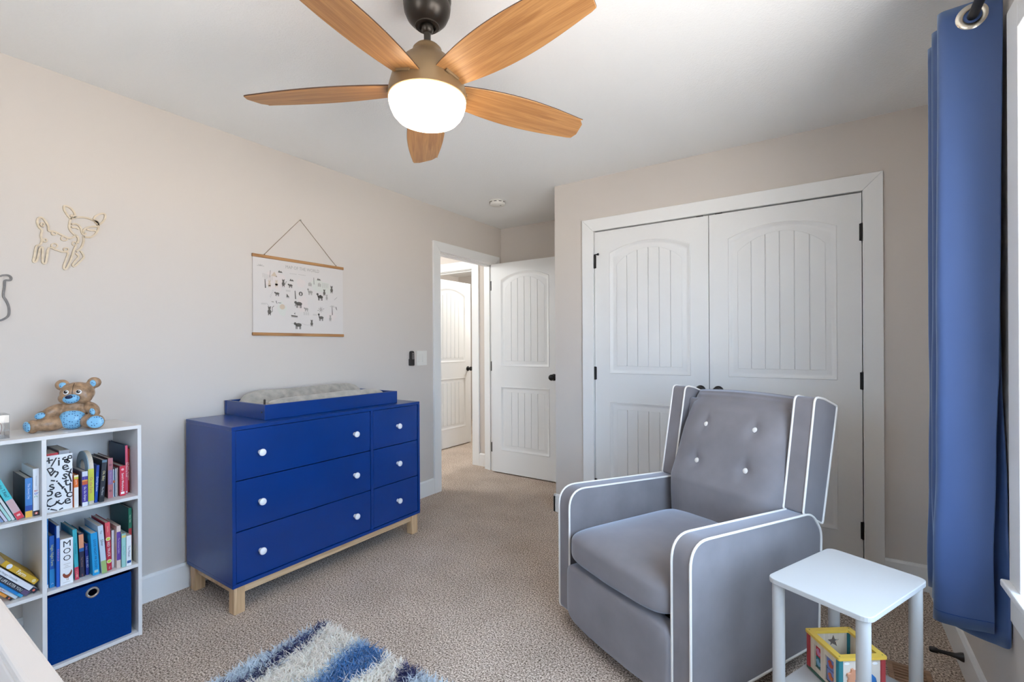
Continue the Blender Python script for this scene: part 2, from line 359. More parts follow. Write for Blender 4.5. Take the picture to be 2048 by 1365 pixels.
# trims: mitred casing boards around an opening; frame maps (a,z) on the wall
def casing(name, a0, a1, z1, w, axis, c0, c1, parentless=True):
    root = empty(name); tag(root, kind='structure')
    L = [(a0 - w, 0), (a0, 0), (a0, z1), (a0 - w, z1 + w)]
    Rr = [(a1, 0), (a1 + w, 0), (a1 + w, z1 + w), (a1, z1)]
    Hd = [(a0 - w, z1 + w), (a0, z1), (a1, z1), (a1 + w, z1 + w)]
    for p in (L, Rr, Hd):
        g = .0006; cx_ = sum(q[0] for q in p) / 4; cz_ = sum(q[1] for q in p) / 4
        p = [(q[0] + math.copysign(g, cx_ - q[0]), q[1]) for q in p]
        MB().prism(p, axis, c0, c1).build('casing_board', M['white'], root, bevel=.0015, seg=1)
    return root
t1 = casing('trim_1', 1.3855, 2.9135 + .005, 2.048, .0855, 'y', D - .018, D)
t2 = casing('trim_2', DY0 - .005, DY1 + .005, DZ + .005, .084, 'x', 0, .018)
t3 = casing('trim_3', HX0 - .004, HX1 + .004, DZ + .005, .088, 'y', HY - .018, HY)
# jambs
def jamb(name, mb): return struct(mb, name, M['white'])
jamb('trim_4', MB().box(CX0 - .012, CX0 - .002, D, D + T, 0, CZ + .012).box(CX1 + .002, CX1 + .012, D, D + T, 0, CZ + .012).box(CX0 - .002, CX1 + .002, D, D + T, CZ + .004, CZ + .012))
jamb('trim_5', MB().box(-T, 0, DY0 - .015, DY0, 0, DZ + .015).box(-T, 0, DY1, DY1 + .015, 0, DZ + .015).box(-T, 0, DY0, DY1, DZ, DZ + .015)
     .box(-.075, -.04, DY0, DY0 + .011, 0, DZ).box(-.075, -.04, DY1 - .011, DY1, 0, DZ).box(-.075, -.04, DY0, DY1, DZ - .011, DZ))
jamb('trim_6', MB().box(HX0 - .012, HX0, HY, HY + T, 0, DZ + .012).box(HX1, HX1 + .012, HY, HY + T, 0, DZ + .012).box(HX0, HX1, HY, HY + T, DZ, DZ + .012)
     .box(HX0, HX0 + .011, HY + .03, HY + .07, 0, DZ).box(HX1 - .011, HX1, HY + .03, HY + .07, 0, DZ).box(HX0, HX1, HY + .03, HY + .07, DZ - .011, DZ))

# ---- doors: local x 0..w, front face at y=0 looking towards -y
def arch_z(x, x0, x1, zs, rise):
    u = (x - (x0 + x1) / 2) / ((x1 - x0) / 2); u = max(-1, min(1, u))
    R = ((x1 - x0) ** 2 / 4 + rise ** 2) / (2 * rise)
    return zs + rise - (R - math.sqrt(max(0, R * R - (u * (x1 - x0) / 2) ** 2)))
def outline(x0, x1, z0, zs, rise, n=14):
    pts = [(x0, z0), (x1, z0)]
    if rise <= 0: return pts + [(x1, zs), (x0, zs)]
    return pts + [(x1 + (x0 - x1) * k / n, arch_z(x1 + (x0 - x1) * k / n, x0, x1, zs, rise)) for k in range(n + 1)]
def door_meshes(w, h=2.03, mg=.108):
    th = .035; dp = .010
    mb = MB(); x0, x1 = mg, w - mg
    mb.box(0, w, dp, th - dp, 0, h)
    up = (x0, x1, 1.03, 1.872, .062); lo = (x0, x1, .215, .835, 0)
    for ya, yb in ((0, dp), (th - dp, th)):
        mb.box(0, x0, ya, yb, 0, h); mb.box(x1, w, ya, yb, 0, h); mb.box(x0, x1, ya, yb, 0, .215); mb.box(x0, x1, ya, yb, .835, 1.03)
        top = [(x0, h), (x0, arch_z(x0, x0, x1, 1.872, .062))] + [(x0 + (x1 - x0) * k / 14, arch_z(x0 + (x1 - x0) * k / 14, x0, x1, 1.872, .062)) for k in range(1, 15)] + [(x1, h)]
        mb.prism(top, 'y', ya, yb)
    slab = mb
    panels = []
    for (a, b, z0, zs, rise) in (up, lo):
        m = MB(); loops = []
        for ins, dep in ((0, -.0004), (.003, -.0032), (.009, -.0012), (.016, .0058), (.024, .0085), (.030, .0085)):
            r2 = rise + ins * .35 if rise else 0
            loops.append([(p[0], dep, p[1]) for p in outline(a + ins, b - ins, z0 + ins, zs - ins - (ins * .35 if rise else 0), r2)])
        n = len(loops[0])
        for i in range(len(loops) - 1):
            m.add(loops[i] + loops[i + 1], [(k, (k + 1) % n, n + (k + 1) % n, n + k) for k in range(n)])
        # planks of the raised field
        ins = .052; fa, fb, fz = a + ins, b - ins, z0 + ins; rr = rise + .035 if rise else 0; fs = zs - ins - (.035 if rise else 0)
        planks = []; N = 6
        for k in range(N):
            p0 = fa + (fb - fa) * k / N + (.0015 if k else 0); p1 = fa + (fb - fa) * (k + 1) / N - (.0015 if k < N - 1 else 0)
            if rise: tp = [(p1 + (p0 - p1) * j / 4, arch_z(p1 + (p0 - p1) * j / 4, fa, fb, fs, rr)) for j in range(5)]
            else: tp = [(p1, fs), (p0, fs)]
            q = MB().prism([(p0, fz), (p1, fz)] + tp, 'y', .0042, .0103)
            planks.append(q)
        # sloped border round the field
        A = outline(a + .030, b - .030, z0 + .030, zs - .030 - (.0105 if rise else 0), rise + .0105 if rise else 0)
        B = outline(fa, fb, fz, fs, rr)
        m.add([(p[0], .0085, p[1]) for p in A] + [(p[0], .0050, p[1]) for p in B], [(k, (k + 1) % n, n + (k + 1) % n, n + k) for k in range(n)])
        panels.append((m, planks))
    return slab, panels
DM = {}
def knob_mesh():
    return MB().lathe([(0, 0), (.031, 0), (.031, -.004), (.027, -.008), (.012, -.011), (.011, -.028), (.016, -.034), (.026, -.042), (.028, -.052), (.024, -.061), (.012, -.066), (0, -.067)], 24, axis='y').mesh('knob', True)
def make_door(name, w, loc, rz, knob_x, hinge_x, hinge_y=-.004, both=False, hinges=(.235, 1.03, 1.82)):
    root = empty(name, loc, (0, 0, rz)); tag(root, kind='structure')
    key = round(w, 3)
    if key not in DM:
        slab, panels = door_meshes(w)
        sm = slab.mesh('slab'); sm.materials.append(M['door'])
        pl = []
        for m, pk in panels:
            a = m.mesh('panel', True, 30); a.materials.append(M['door']); bs = []
            for q in pk:
                b = q.mesh('plank'); b.materials.append(M['door']); bs.append(b)
            pl.append((a, bs))
        DM[key] = (sm, pl)
    sm, pl = DM[key]
    place('slab', sm, root)
    for a, bs in pl:
        p = place('panel', a, root)
        for b in bs: place('plank', b, p, bevel=.0015, seg=1)
    km = DM.setdefault('knob', None) or knob_mesh()
    if not km.materials: km.materials.append(M['black'])
    DM['knob'] = km
    if knob_x is not None:
        tag(place('knob', km, root, (knob_x, 0, .942)), 'black round door knob')
        if both: place('knob', km, root, (knob_x, .035, .942), (0, 0, PI))
    for z in hinges:
        hg = MB().lathe([(0, -.048), (.0065, -.046), (.0065, .046), (0, .048)], 10).box(-.011, .011, .001, .004, -.045, .045)
        tag(hg.build('hinge', M['black'], root, (hinge_x, hinge_y, z), smooth=True), 'black hinge')
    return root
CW = (CX1 - CX0) / 2
dr = make_door('door_1', CW - .004, (CX0 + CW + .002, D + .002, .012), 0, .05, CW - .003)
dl = make_door('door_2', CW - .004, (CX0 + .002, D + .002, .012), 0, CW - .054, .0)
# hinge-pin stop on the left closet door, catches at the top of both
MB().tube([(.0, -.012, 1.868), (.03, -.018, 1.868)], .004, 8).tube([(.03, -.018, 1.868), (.037, -.019, 1.868)], .008, 10).tube([(-.008, -.008, 1.868), (-.02, -.006, 1.868)], .005, 8).build('hinge_pin_stop', M['black'], dl, smooth=True)
for root, xx in ((dl, CW - .075), (dr, .035)):
    MB().box(xx, xx + .04, -.002, .02, 2.0295, 2.0335).build('ball_catch', M['black'], root)
# bedroom door, swung open against the alcove end wall (hinged on the far jamb)
make_door('door_3', .757, (.018, 3.728, .012), 0, .757 - .06, -.003, hinge_y=.004, both=True)
# door of the room across the hall, open into that room
make_door('door_4', .757, (HX0 + .035, HY + T + .002, .012), PI / 2, .757 - .06, -.004, hinge_y=.03)

# ---- window in the right wall
win = empty('window_1', (W, (WY0 + WY1) / 2, WZ0)); tag(win, kind='structure'); wy = (WY1 - WY0) / 2; wz = WZ1 - WZ0
MB().box(0, .14, -wy - .015, -wy, 0, wz + .015).box(0, .14, wy, wy + .015, 0, wz + .015).box(0, .14, -wy, wy, wz, wz + .015).build('jamb', M['white'], win)
MB().box(-.035, .14, -wy - .10, wy + .10, -.02, 0).build('window_sill', M['white'], win, bevel=.004)
MB().box(-.017, 0, -wy - .09, wy + .09, -.108, -.02).build('apron', M['white'], win, bevel=.002)
for s in (-1, 1):
    MB().box(-.018, 0, min(s * (wy + .005), s * (wy + .092)), max(s * (wy + .005), s * (wy + .092)), 0, wz + .09).build('casing_board', M['white'], win, bevel=.002)
MB().box(-.018, 0, -wy - .005, wy + .005, wz + .005, wz + .092).build('casing_board', M['white'], win, bevel=.002)
for s in (-1, 1):
    xo = .085 if s > 0 else .105
    y0, y1 = (-.02, wy) if s > 0 else (-wy, .02)
    fr = MB().box(xo, xo + .03, y0, y0 + .045, 0, wz).box(xo, xo + .03, y1 - .045, y1, 0, wz).box(xo, xo + .03, y0 + .045, y1 - .045, 0, .045).box(xo, xo + .03, y0 + .045, y1 - .045, wz - .045, wz).build('sash', M['white'], win, bevel=.003)
    MB().box(xo + .012, xo + .016, y0 + .045, y1 - .045, .045, wz - .045).build('pane', M['winglass'], fr)

# ---- fill window added in the rear wall, unseen, to brighten the room
w2 = empty('fill_window', ((RX0 + RX1) / 2, YB, RZ0)); tag(w2, kind='structure'); hw2 = (RX1 - RX0) / 2; hz2 = RZ1 - RZ0
MB().box(-hw2 - .09, hw2 + .09, 0, .03, -.02, 0).box(-hw2 - .08, hw2 + .08, 0, .017, -.10, -.02).build('window_sill', M['white'], w2, bevel=.003)
for s in (-1, 1): MB().box(min(s * hw2, s * (hw2 + .088)), max(s * hw2, s * (hw2 + .088)), 0, .018, 0, hz2 + .088).build('casing_board', M['white'], w2, bevel=.002)
MB().box(-hw2, hw2, 0, .018, hz2, hz2 + .088).build('casing_board', M['white'], w2, bevel=.002)
for s in (-1, 1):
    x0, x1 = (-.02, hw2) if s > 0 else (-hw2, .02); yo = -.06 if s > 0 else -.09
    fr = MB().box(x0, x0 + .045, yo, yo + .03, 0, hz2).box(x1 - .045, x1, yo, yo + .03, 0, hz2).box(x0 + .045, x1 - .045, yo, yo + .03, 0, .045).box(x0 + .045, x1 - .045, yo, yo + .03, hz2 - .045, hz2).build('sash', M['white'], w2, bevel=.003)
    MB().box(x0 + .045, x1 - .045, yo + .012, yo + .017, .045, hz2 - .045).build('pane', M['winglass'], fr)

# ---- unseen lamps added to brighten the hall and the far room
def add_fill_lamp(loc, watts, label):
    r = empty('fill_ceiling_lamp', loc); tag(r, label, 'lamp')
    MB().lathe([(0, 0), (.15, 0), (.15, -.018), (.14, -.022), (0, -.022)], 28).build('lamp_base', M['bronze'], r, smooth=True)
    MB().lathe([(.135, -.022), (.13, -.05), (.10, -.075), (.05, -.09), (0, -.093)], 28).build('lamp_shade', emit('fill_lamp_glass', (1, .95, .88), 2.5), r, smooth=True)
    L = bpy.data.lights.new('fill_lamp_light', 'POINT'); L.energy = watts; L.color = (.94, .98, 1); L.shadow_soft_size = .12
    lo = bpy.data.objects.new('fill_lamp_light', L); link(lo, r); lo.location = (0, 0, -.24)
add_fill_lamp((-1.25, 2.5, H), HALL_FILL_WATTS, 'added unseen ceiling lamp that brightens the hall outside the doorway')
add_fill_lamp((-.45, 5.35, H), HALL_FILL_WATTS * .78, 'added unseen ceiling lamp that brightens the room across the hall')

# ================================================================== dresser
ds = tag(empty('dresser', (.03, 1.068, 0)), 'navy blue six-drawer dresser with white knobs on pale wooden legs', 'dresser')
DL, DD, DB, DT = 1.19, .472, .128, .871     # length (y), depth (x), bottom, top
MB().box(0, DD, 0, DL, DT - .018, DT).build('top_panel', M['navy'], ds, bevel=.002)
MB().box(0, DD, 0, .016, DB + .018, DT - .018).build('side_panel', M['navy'], ds, bevel=.001)
MB().box(0, DD, DL - .016, DL, DB + .018, DT - .018).build('side_panel', M['navy'], ds, bevel=.001)
MB().box(0, DD, 0, DL, DB, DB + .018).build('bottom_panel', M['navy'], ds, bevel=.002)
MB().box(0, .008, .016, DL - .016, DB + .018, DT - .018).build('back_panel', M['navy'], ds)
MB().box(.008, DD - .003, .788, .806, DB + .018, DT - .018).build('divider', M['navy'], ds, bevel=.001)
kprof = [(0, 0), (.010, 0), (.0085, .006), (.0085, .012), (.016, .018), (.0175, .023), (.016, .028), (.010, .031), (0, .032)]
km = MB().lathe(kprof, 20, axis='x').mesh('knob', True); km.materials.append(M['knobw'])
dh = (DT - DB - .036) / 3
for k in range(3):
    z0 = DB + .018 + k * dh + .002; z1 = DB + .018 + (k + 1) * dh - .002
    for (ya, yb, ks) in ((.0185, .7855, (.13, .672)), (.8085, 1.1715, (.997,))):
        dw = MB().box(DD - .028, DD - .004, ya, yb, z0, z1).build('drawer', M['navy'], ds, bevel=.0025)
        for ky in ks: place('knob', km, dw, (DD - .004, ky, z0 + dh * .5 - .002))
for (x0, y0) in ((.012, .012), (DD - .062, .012), (.012, DL - .062), (DD - .062, DL - .062)):
    MB().box(x0, x0 + .05, y0, y0 + .05, 0, DB).build('leg', M['oak'], ds, bevel=.003)
MB().box(DD - .050, DD - .024, .062, DL - .062, DB - .042, DB).build('rail', M['oakh'], ds, bevel=.002)
MB().box(.024, .050, .062, DL - .062, DB - .042, DB).build('rail', M['oakh'], ds, bevel=.002)
for y0 in (.024, DL - .050): MB().box(.062, DD - .062, y0, y0 + .026, DB - .042, DB).build('rail', M['oakh'], ds, bevel=.002)
# changing tray on the dresser
tr = tag(empty('changing_tray', (.012, 1.262, DT)), 'navy blue open changing tray standing on the dresser', 'tray')
TL, TD, TH = .872, .411, .076
MB().box(TD - .016, TD, 0, TL, 0, TH).build('front_board', M['navy'], tr, bevel=.0015)
MB().box(0, .016, 0, TL, 0, TH).build('back_board', M['navy'], tr, bevel=.0015)
for y0 in (.002, TL - .018): MB().box(.016, TD - .016, y0, y0 + .016, 0, TH).build('end_board', M['navy'], tr, bevel=.0015)
MB().box(.016, TD - .016, .018, TL - .018, 0.001, .008).build('tray_floor', M['navy'], tr)
MB().lathe([(0, -.0022), (.004, -.0022), (.004, .001), (0, .001)], 10, (TD - .03, .001, .038), axis='y').build('screw_cap', M['blackp'], tr)
# contoured changing pad
pad = tag(empty('changing_pad', (.012 + TD / 2, 1.262 + TL / 2, DT + .0085)), 'grey plush contoured changing pad lying in the blue tray', 'changing pad')
mb = MB(); nu, nv = 44, 60; hw, hl = TD / 2 - .019, TL / 2 - .022
def pad_pt(i, j, top):
    u = -1 + 2 * i / nu; v = -1 + 2 * j / nv
    x = u * hw * (1 - .04 * abs(v) ** 8); y = v * hl * (1 - .10 * abs(u) ** 6)
    prof = .048 + (.072 if u < 0 else .046) * math.exp(-((abs(u) - .70) / .24) ** 2)
    edge = (max(0, 1 - abs(u) ** 7)) ** .5 * (max(0, 1 - abs(v) ** 10)) ** .5
    z = prof * edge + .003 * math.sin(9 * y + 4 * x) * edge if top else 0
    return (x, y, z)
A = [pad_pt(i, j, 1) for j in range(nv + 1) for i in range(nu + 1)]; B = [pad_pt(i, j, 0) for j in range(nv + 1) for i in range(nu + 1)]
q = [(j * (nu + 1) + i, j * (nu + 1) + i + 1, (j + 1) * (nu + 1) + i + 1, (j + 1) * (nu + 1) + i) for j in range(nv) for i in range(nu)]
mb.add(A, q).add(B, [tuple(reversed(t)) for t in q])
mb.build('pad_cover', M['plush'], pad, smooth=True, ang=80)
MB().tube([(hw - .012, -hl + .01, .045), (hw - .02, -hl - .002, .06), (hw - .05, -hl + .015, .085)], .006, 8).build('strap', M['blackp'], pad, smooth=True)

# ================================================================== book shelf
SY0, SY1, SZ = .172, .792, .904; SX = .30
sh = tag(empty('cube_shelf', (.002, SY0, 0)), 'white laminate cube shelf full of books against the left wall', 'shelf')
L_ = SY1 - SY0; t_ = .0135; dv = .482 - SY0
MB().box(0, SX, 0, L_, SZ - .0145, SZ).build('top_board', M['lam'], sh, bevel=.001)
for y0 in (0, L_ - t_): MB().box(0, SX, y0, y0 + t_, 0, SZ - .0145).build('side_board', M['lam'], sh, bevel=.001)
MB().box(0, SX, dv, dv + t_, .018, SZ - .0145).build('divider', M['lam'], sh, bevel=.001)
MB().box(0, SX, t_, L_ - t_, .004, .018).build('bottom_board', M['lam'], sh, bevel=.001)
for zt in (.603, .311):
    for ya, yb in ((t_, dv), (dv + t_, L_ - t_)): MB().box(.004, SX, ya, yb, zt - t_, zt).build('shelf_board', M['lam'], sh, bevel=.001)
MB().box(0, .004, t_, L_ - t_, .29, SZ - .0145).build('back_board', M['lam'], sh)
MB().box(0.002, .016, t_, L_ - t_, .018, .10).build('back_rail', M['lam'], sh)
for yy in (.33, .388): MB().lathe([(0, 0), (.006, 0), (.006, .0012), (0, .0014)], 12, (.255 - yy * .2 + .08, yy, SZ)).build('cam_cap', M['knobw'], sh)

# fabric bin
bn = tag(empty('storage_bin', (.0, .497, .019)), 'dark blue fabric storage bin with metal eyelet in the bottom cube', 'storage bin')
bx0, bx1, bw, bh = .03, .285, .262, .262
MB().box(bx0, bx1, .002, bw, 0, .004).box(bx0, bx0 + .004, .002, bw, .004, bh).box(bx0 + .004, bx1 - .004, .002, .006, .004, bh).box(bx0 + .004, bx1 - .004, bw - .004, bw, .004, bh).build('bin_body', M['binfab'], bn, bevel=.002)
ec = (.135, .228); er = .0155
MB().prism(rpoly([(.002, 0, .004), (bw, 0, .004), (bw, bh, .004), (.002, bh, .004)], 3), 'x', bx1 - .004, bx1, holes=[[(ec[0] + er * math.cos(a * PI / 12), ec[1] + er * math.sin(a * PI / 12)) for a in range(24)]]).build('front_panel', M['binfab'], bn)
MB().lathe([(.0135, -.003), (.0135, .002), (.016, .0045), (.020, .004), (.0225, .001), (.0225, -.0005)], 28, (bx1, ec[0], ec[1]), axis='x').build('eyelet', M['chrome'], bn, smooth=True)
for z_ in (bh - .012, .010): MB().box(bx1, bx1 + .0006, .008, bw - .006, z_, z_ + .001).build('seam', M['navy'], bn)

# ================================================================== books
_bm = {}
def cm(c, rough=.42):
    if isinstance(c, str): return M[c]
    if c not in _bm: _bm[c] = mat('book_%d_%d_%d' % c, srgb(*c), rough)
    return _bm[c]
PAGE = mat('book_pages', srgb(214, 204, 190), .9, var=.06, vscale=160)
def book(label, x, y, z, t, h, tilt=0, dep=.17, col=(60, 60, 60), bands=(), title=None, tcol=(240, 240, 240), tsize=.011, tz=.5, tlen=.7, side=None, group='books in the cube shelf', extra=None, soft=False, marks=()):
    """upright book, spine on x looking +x; y is its left side (right side when it leans right); bands (z0,z1,colour) as fractions"""
    r = empty('book', (x, y, z + .0004), (math.radians(tilt), 0, 0)); tag(r, label, 'book', group)
    a, b = (0, t) if tilt >= 0 else (-t, 0)
    c = .0018 if not soft else .0007; mc = cm(col)
    mb = MB().box(-dep, 0, a, a + c, 0, h).box(-dep, 0, b - c, b, 0, h).box(-c, 0, a + c, b - c, 0, h)
    mb.build('cover', mc if side is None else cm(side), r, bevel=.0007, seg=1)
    MB().box(-dep + .004, -c, a + c, b - c, .002, h - (.003 if not soft else .0008)).build('pages', PAGE, r)
    if side is not None: MB().box(0, .0003, a, b, 0, h).build('spine', mc, r)
    for z0, z1, bc in bands: MB().box(.0, .0005, a + .0003, b - .0003, h * z0, h * z1).build('spine_band', cm(bc), r)
    if title:
        for ti in (title if isinstance(title, list) else [(title, tcol, tsize, tz, tlen)]):
            MB().text(ti[0], ti[2], (.0009, (a + b) / 2, h * ti[3]), (0, 0, -1), (0, 1, 0), fit=h * ti[4]).build('title', cm(ti[1]), r, weld=False)
    for kind, mz, sz, mc2 in marks:
        if kind == 'disc': MB().lathe([(0, .0007), (sz, .0007)], 16, (0, (a + b) / 2, h * mz), axis='x').build('emblem', cm(mc2), r)
        if kind == 'dot': MB().lathe([(0, .0009), (sz, .0009)], 16, (0, (a + b) / 2, h * mz), axis='x').build('emblem', cm(mc2), r)
        if kind == 'box': MB().box(.0, .0008, (a + b) / 2 - sz, (a + b) / 2 + sz, h * mz - sz * .8, h * mz + sz * .8).build('emblem', cm(mc2), r)
    if extra: extra(r, a, b, h)
    return r
S1, S2 = .603, .311
WH = (238, 240, 242)
G1 = 'books on the upper right shelf'; G2 = 'books on the middle right shelf'; G3 = 'books in the upper left cube'; G4 = 'books slumped in the middle left cube'
book('small orange and white book beside the letter-print box', .278, .5785, S1, .0135, .128, 0, .13, (226, 112, 40), [(0, .62, (236, 232, 226)), (.88, .94, (214, 206, 60)), (.94, 1, (236, 226, 190))], 'Let Me', (250, 240, 220), .007, .78, .2, group=G1)
book('purple board book with white lettering and orange band', .290, .600, S1, .0175, .139, 0, .13, (66, 50, 148), [(0, .12, (226, 230, 236)), (.86, 1, (206, 212, 226)), (.62, .72, (196, 84, 40)), (.72, .76, (226, 150, 50))], [('Go, Go, Grapes', WH, .0088, .36, .42), ('- - -', WH, .006, .8, .1)], group=G1, side=(90, 96, 120))
# arched board book
ab = tag(empty('book', (.274, .6225, S1 + .0004)), 'arch-topped board book titled On the Farm with yellow spine', 'book', G1)
arc = [(-.15, 0), (0, 0), (0, .145)] + [(-.075 + .075 * math.cos(k * PI / 14), .145 + .062 * math.sin(k * PI / 14)) for k in range(1, 14)] + [(-.15, .145)]
hole = [(-.075 + .036 * math.cos(k * PI / 10), .140 + .032 * math.sin(k * PI / 10)) for k in range(20)]
for k in range(5): MB().prism(arc, 'y', .0002 + k * .0036, .0033 + k * .0036, holes=[hole]).build('page_board', cm((222, 212, 194)) if k else cm((150, 176, 190)), ab)
MB().box(-.0001, .0005, 0, .0183, .012, .142).build('spine', cm((206, 210, 70)), ab)
MB().text('On the Farm', .0125, (.0009, .009, .076), (0, 0, -1), (0, 1, 0), fit=.095).build('title', cm((190, 70, 110)), ab, weld=False)
book('blue paperback leaning beside the arched book', .272, .6525, S1, .0095, .152, -2.5, .16, (28, 78, 170), [(.82, 1, (20, 60, 150))], 'Good Night Stories', (226, 234, 240), .0075, .5, .9, group=G1)
book('dark grey picture book with pale lettering leaning on the pink one', .281, .671, S1, .0165, .171, -3.6, .19, (38, 42, 52), [(0, .12, (20, 22, 28)), (.94, 1, (90, 120, 140))], [('Oh, Baby', (222, 210, 160), .011, .62, .36), ('The Places', (200, 204, 206), .008, .26, .34)], group=G1)
book('dusty pink book with lilac spine panel', .245, .6935, S1, .0165, .168, 0, .18, (190, 118, 124), [(.34, .70, (150, 120, 168))], marks=[('disc', .83, .005, (150, 92, 104)), ('disc', .18, .005, (150, 92, 104))], title='My Little Box', tcol=(206, 170, 190), tsize=.008, tz=.52, tlen=.32, group=G1, side=(104, 62, 58))
for k, (yy, hh, cc, lb) in enumerate(((.7125, .118, (206, 220, 232), 'thin pale blue pamphlet next to the dusty pink book'), (.7165, .112, (58, 84, 112), 'thin dark teal pamphlet between two pale pamphlets'), (.7205, .119, (226, 230, 234), 'thin white pamphlet with curled edge by the teal one'), (.7253, .121, (186, 176, 172), 'thin grey booklet beside the short red book'))):
    book(lb, .240, yy, S1, .003, hh, 0, .15, cc, group='thin pamphlets on the upper right shelf', soft=True, marks=[('disc', .55, .0055, (196, 106, 70))] if k == 0 else [])
book('short red book with bold white lettering right of the pamphlets', .252, .7312, S1, .0198, .128, 0, .16, (206, 40, 66), [], [("Santa's Workshop", WH, .0105, .46, .62)], group=G1, marks=[('box', .10, .006, WH), ('disc', .88, .005, (236, 170, 180))], side=(170, 60, 74))
book('tall navy hardback with a pink spine behind the red book', .232, .7565, S1, .0085, .210, 0, .20, (216, 84, 112), [], [('The Mixed Up Truck', (246, 236, 226), .0075, .5, .7)], side=(22, 44, 74), group=G1, marks=[('disc', .04, .003, WH)])
book('tall red book with pale lettering against the shelf side', .212, .7665, S1, .0108, .192, 0, .19, (196, 26, 34), [], [('GRUMPY MONKEY', (250, 216, 206), .0095, .48, .62), ('tales', (226, 120, 60), .006, .9, .1)], group=G1)
# letter-print box with books standing inside
lb = tag(empty('letter_box', (.270, .5005, S1 + .0004)), 'white open-topped box covered in scattered black letters', 'box')
bw_, bh_, bd_ = .0755, .218, .20
MB().box(-bd_, 0, 0, bw_, 0, .003).box(-.003, 0, 0, bw_, .003, bh_).box(-bd_, -bd_ + .003, 0, bw_, .003, bh_).box(-bd_ + .003, -.003, 0, .003, .003, bh_).box(-bd_ + .003, -.003, bw_ - .003, bw_, .003, bh_).build('box_body', cm((232, 234, 236)), lb)
lm = MB(); LS = [('+', .008, .198, 5), ('/', .021, .190, -10), ('i', .036, .190, 0), ('s', .053, .198, 30), ('g', .069, .203, -30), ('p', .010, .166, 25), ('e', .054, .168, 10), ('n', .027, .148, -35), ('x', .067, .146, 20), ('s', .054, .133, -10), ('-', .020, .124, -20), ('s', .015, .100, 10), ('t', .058, .106, 5), ('j', .037, .104, 30), ('l', .069, .118, 15), ('i', .054, .076, 20), ('e', .032, .066, 10), ('c', .010, .070, 170), ('l', .069, .082, 0), ('C', .013, .034, 40), ('t', .036, .032, 45), ('e', .060, .034, 5), ('i', .018, .008, 60), ('-', .040, .008, 25), ('o', .068, .058, 0)]
for ch, yy, zz, ang in LS:
    a = math.radians(ang); lm.text(ch, .047, (.0006, yy, zz), (0, math.cos(a), math.sin(a)), (0, -math.sin(a), math.cos(a)), bold=.012)
lv = [(p[0], min(max(p[1], .0008), bw_ - .0008), min(max(p[2], .001), bh_ - .001)) for p in lm.v]; lm.v = lv
tag(lm.build('letter_print', cm((34, 36, 42)), lb, weld=False), 'scattered black letter print')
book('red book poking out of the letter-print box', .262, .5045, S1 + .0032, .032, .222, 0, .12, (190, 30, 46), group='books inside the letter box', soft=True)
book('grey book poking out of the letter-print box', .262, .539, S1 + .0032, .030, .228, 0, .17, (150, 152, 158), group='books inside the letter box', soft=True)
# middle right shelf
book('tall pale blue book at the left end of the middle shelf', .262, .4985, S2, .0085, .274, 0, .20, (66, 140, 200), [(0, .05, (226, 230, 236))], 'Goodnight Moon Tales', (150, 196, 226), .0065, .8, .4, group=G2)
book('blue book with yellow lettering, second from the divider', .266, .509, S2, .0155, .199, 0, .17, (22, 92, 176), [(0, .35, (40, 140, 200))], [('Night Night Farm', (214, 222, 130), .0115, .62, .44), ('C', WH, .008, .07, .1)], group=G2)
book('blue magazine-like book with stapled pale top', .284, .5255, S2, .0092, .238, 0, .20, (34, 96, 196), [(.80, 1, (176, 190, 214))], 'KOALA LA LA', (206, 150, 170), .0075, .52, .26, group=G2, soft=True)
def moo(r, a, b, h):
    for k, ch in enumerate('MOO'):
        MB().text(ch, .034 if k == 0 else .030, (.0008, (a + b) / 2 + .001, h * (.88 - .155 * k)), (0, 1, 0), (0, 0, 1)).build('title', cm((40, 40, 44)), r, weld=False)
    for k, zz in enumerate((.44, .40, .365)): MB().box(.0003, .0006, (a + b) / 2 - .009 + .004 * (k == 1), (a + b) / 2 + .011 - .006 * (k == 1), h * zz, h * zz + .0014).build('small_print', cm((176, 170, 168)), r)
    MB().box(.0003, .0006, a + .008, b - .008, h * .045, h * .045 + .0013).build('small_print', cm((176, 170, 168)), r)
    cy, cz = (a + b) / 2 + .001, h * .19
    body = [(-.013, .004), (-.012, .010), (-.008, .011), (-.006, .006), (-.001, .002), (.005, .004), (.010, .011), (.013, .020), (.015, .012), (.013, .002), (.008, -.006), (.002, -.010), (-.005, -.009), (-.010, -.004)]
    MB().prism([(cy + p[0], cz + p[1]) for p in body], 'x', .0003, .0009).build('hen_print', cm((146, 70, 44)), r)
    MB().box(.0003, .0008, cy - .001, cy + .0003, cz - .019, cz - .008).box(.0003, .0008, cy + .003, cy + .0043, cz - .019, cz - .008).build('hen_print', cm((170, 120, 70)), r)
book('white board book titled MOO with a brown hen', .281, .5365, S2, .0375, .179, 0, .14, WH, extra=moo, group=G2, side=(196, 190, 184))
book('teal hardback with a red lower spine beside MOO', .267, .5825, S2, .013, .202, 1.9, .16, (60, 178, 190), [(0, .25, (206, 52, 84))], [('Hello World Baby', (30, 96, 120), .006, .62, .5), ('1 2 3 ABC', (246, 226, 200), .008, .12, .2)], group=G2)
book('coral and dark blue book with gold lettering', .256, .6005, S2, .0155, .178, 1.4, .15, (46, 44, 70), [(.66, .97, (232, 156, 116)), (.58, .66, (40, 96, 160))], [('Tiny Treasury', (170, 130, 110), .007, .34, .42), ('book', (200, 110, 80), .0055, .04, .06)], group=G2)
book('small navy book titled THE BIG BED', .252, .6202, S2, .0105, .129, 1.6, .15, (36, 50, 134), [], [('THE BIG BED', (206, 216, 236), .0085, .42, .46), ('Bunny', (150, 170, 214), .006, .86, .16)], group=G2)
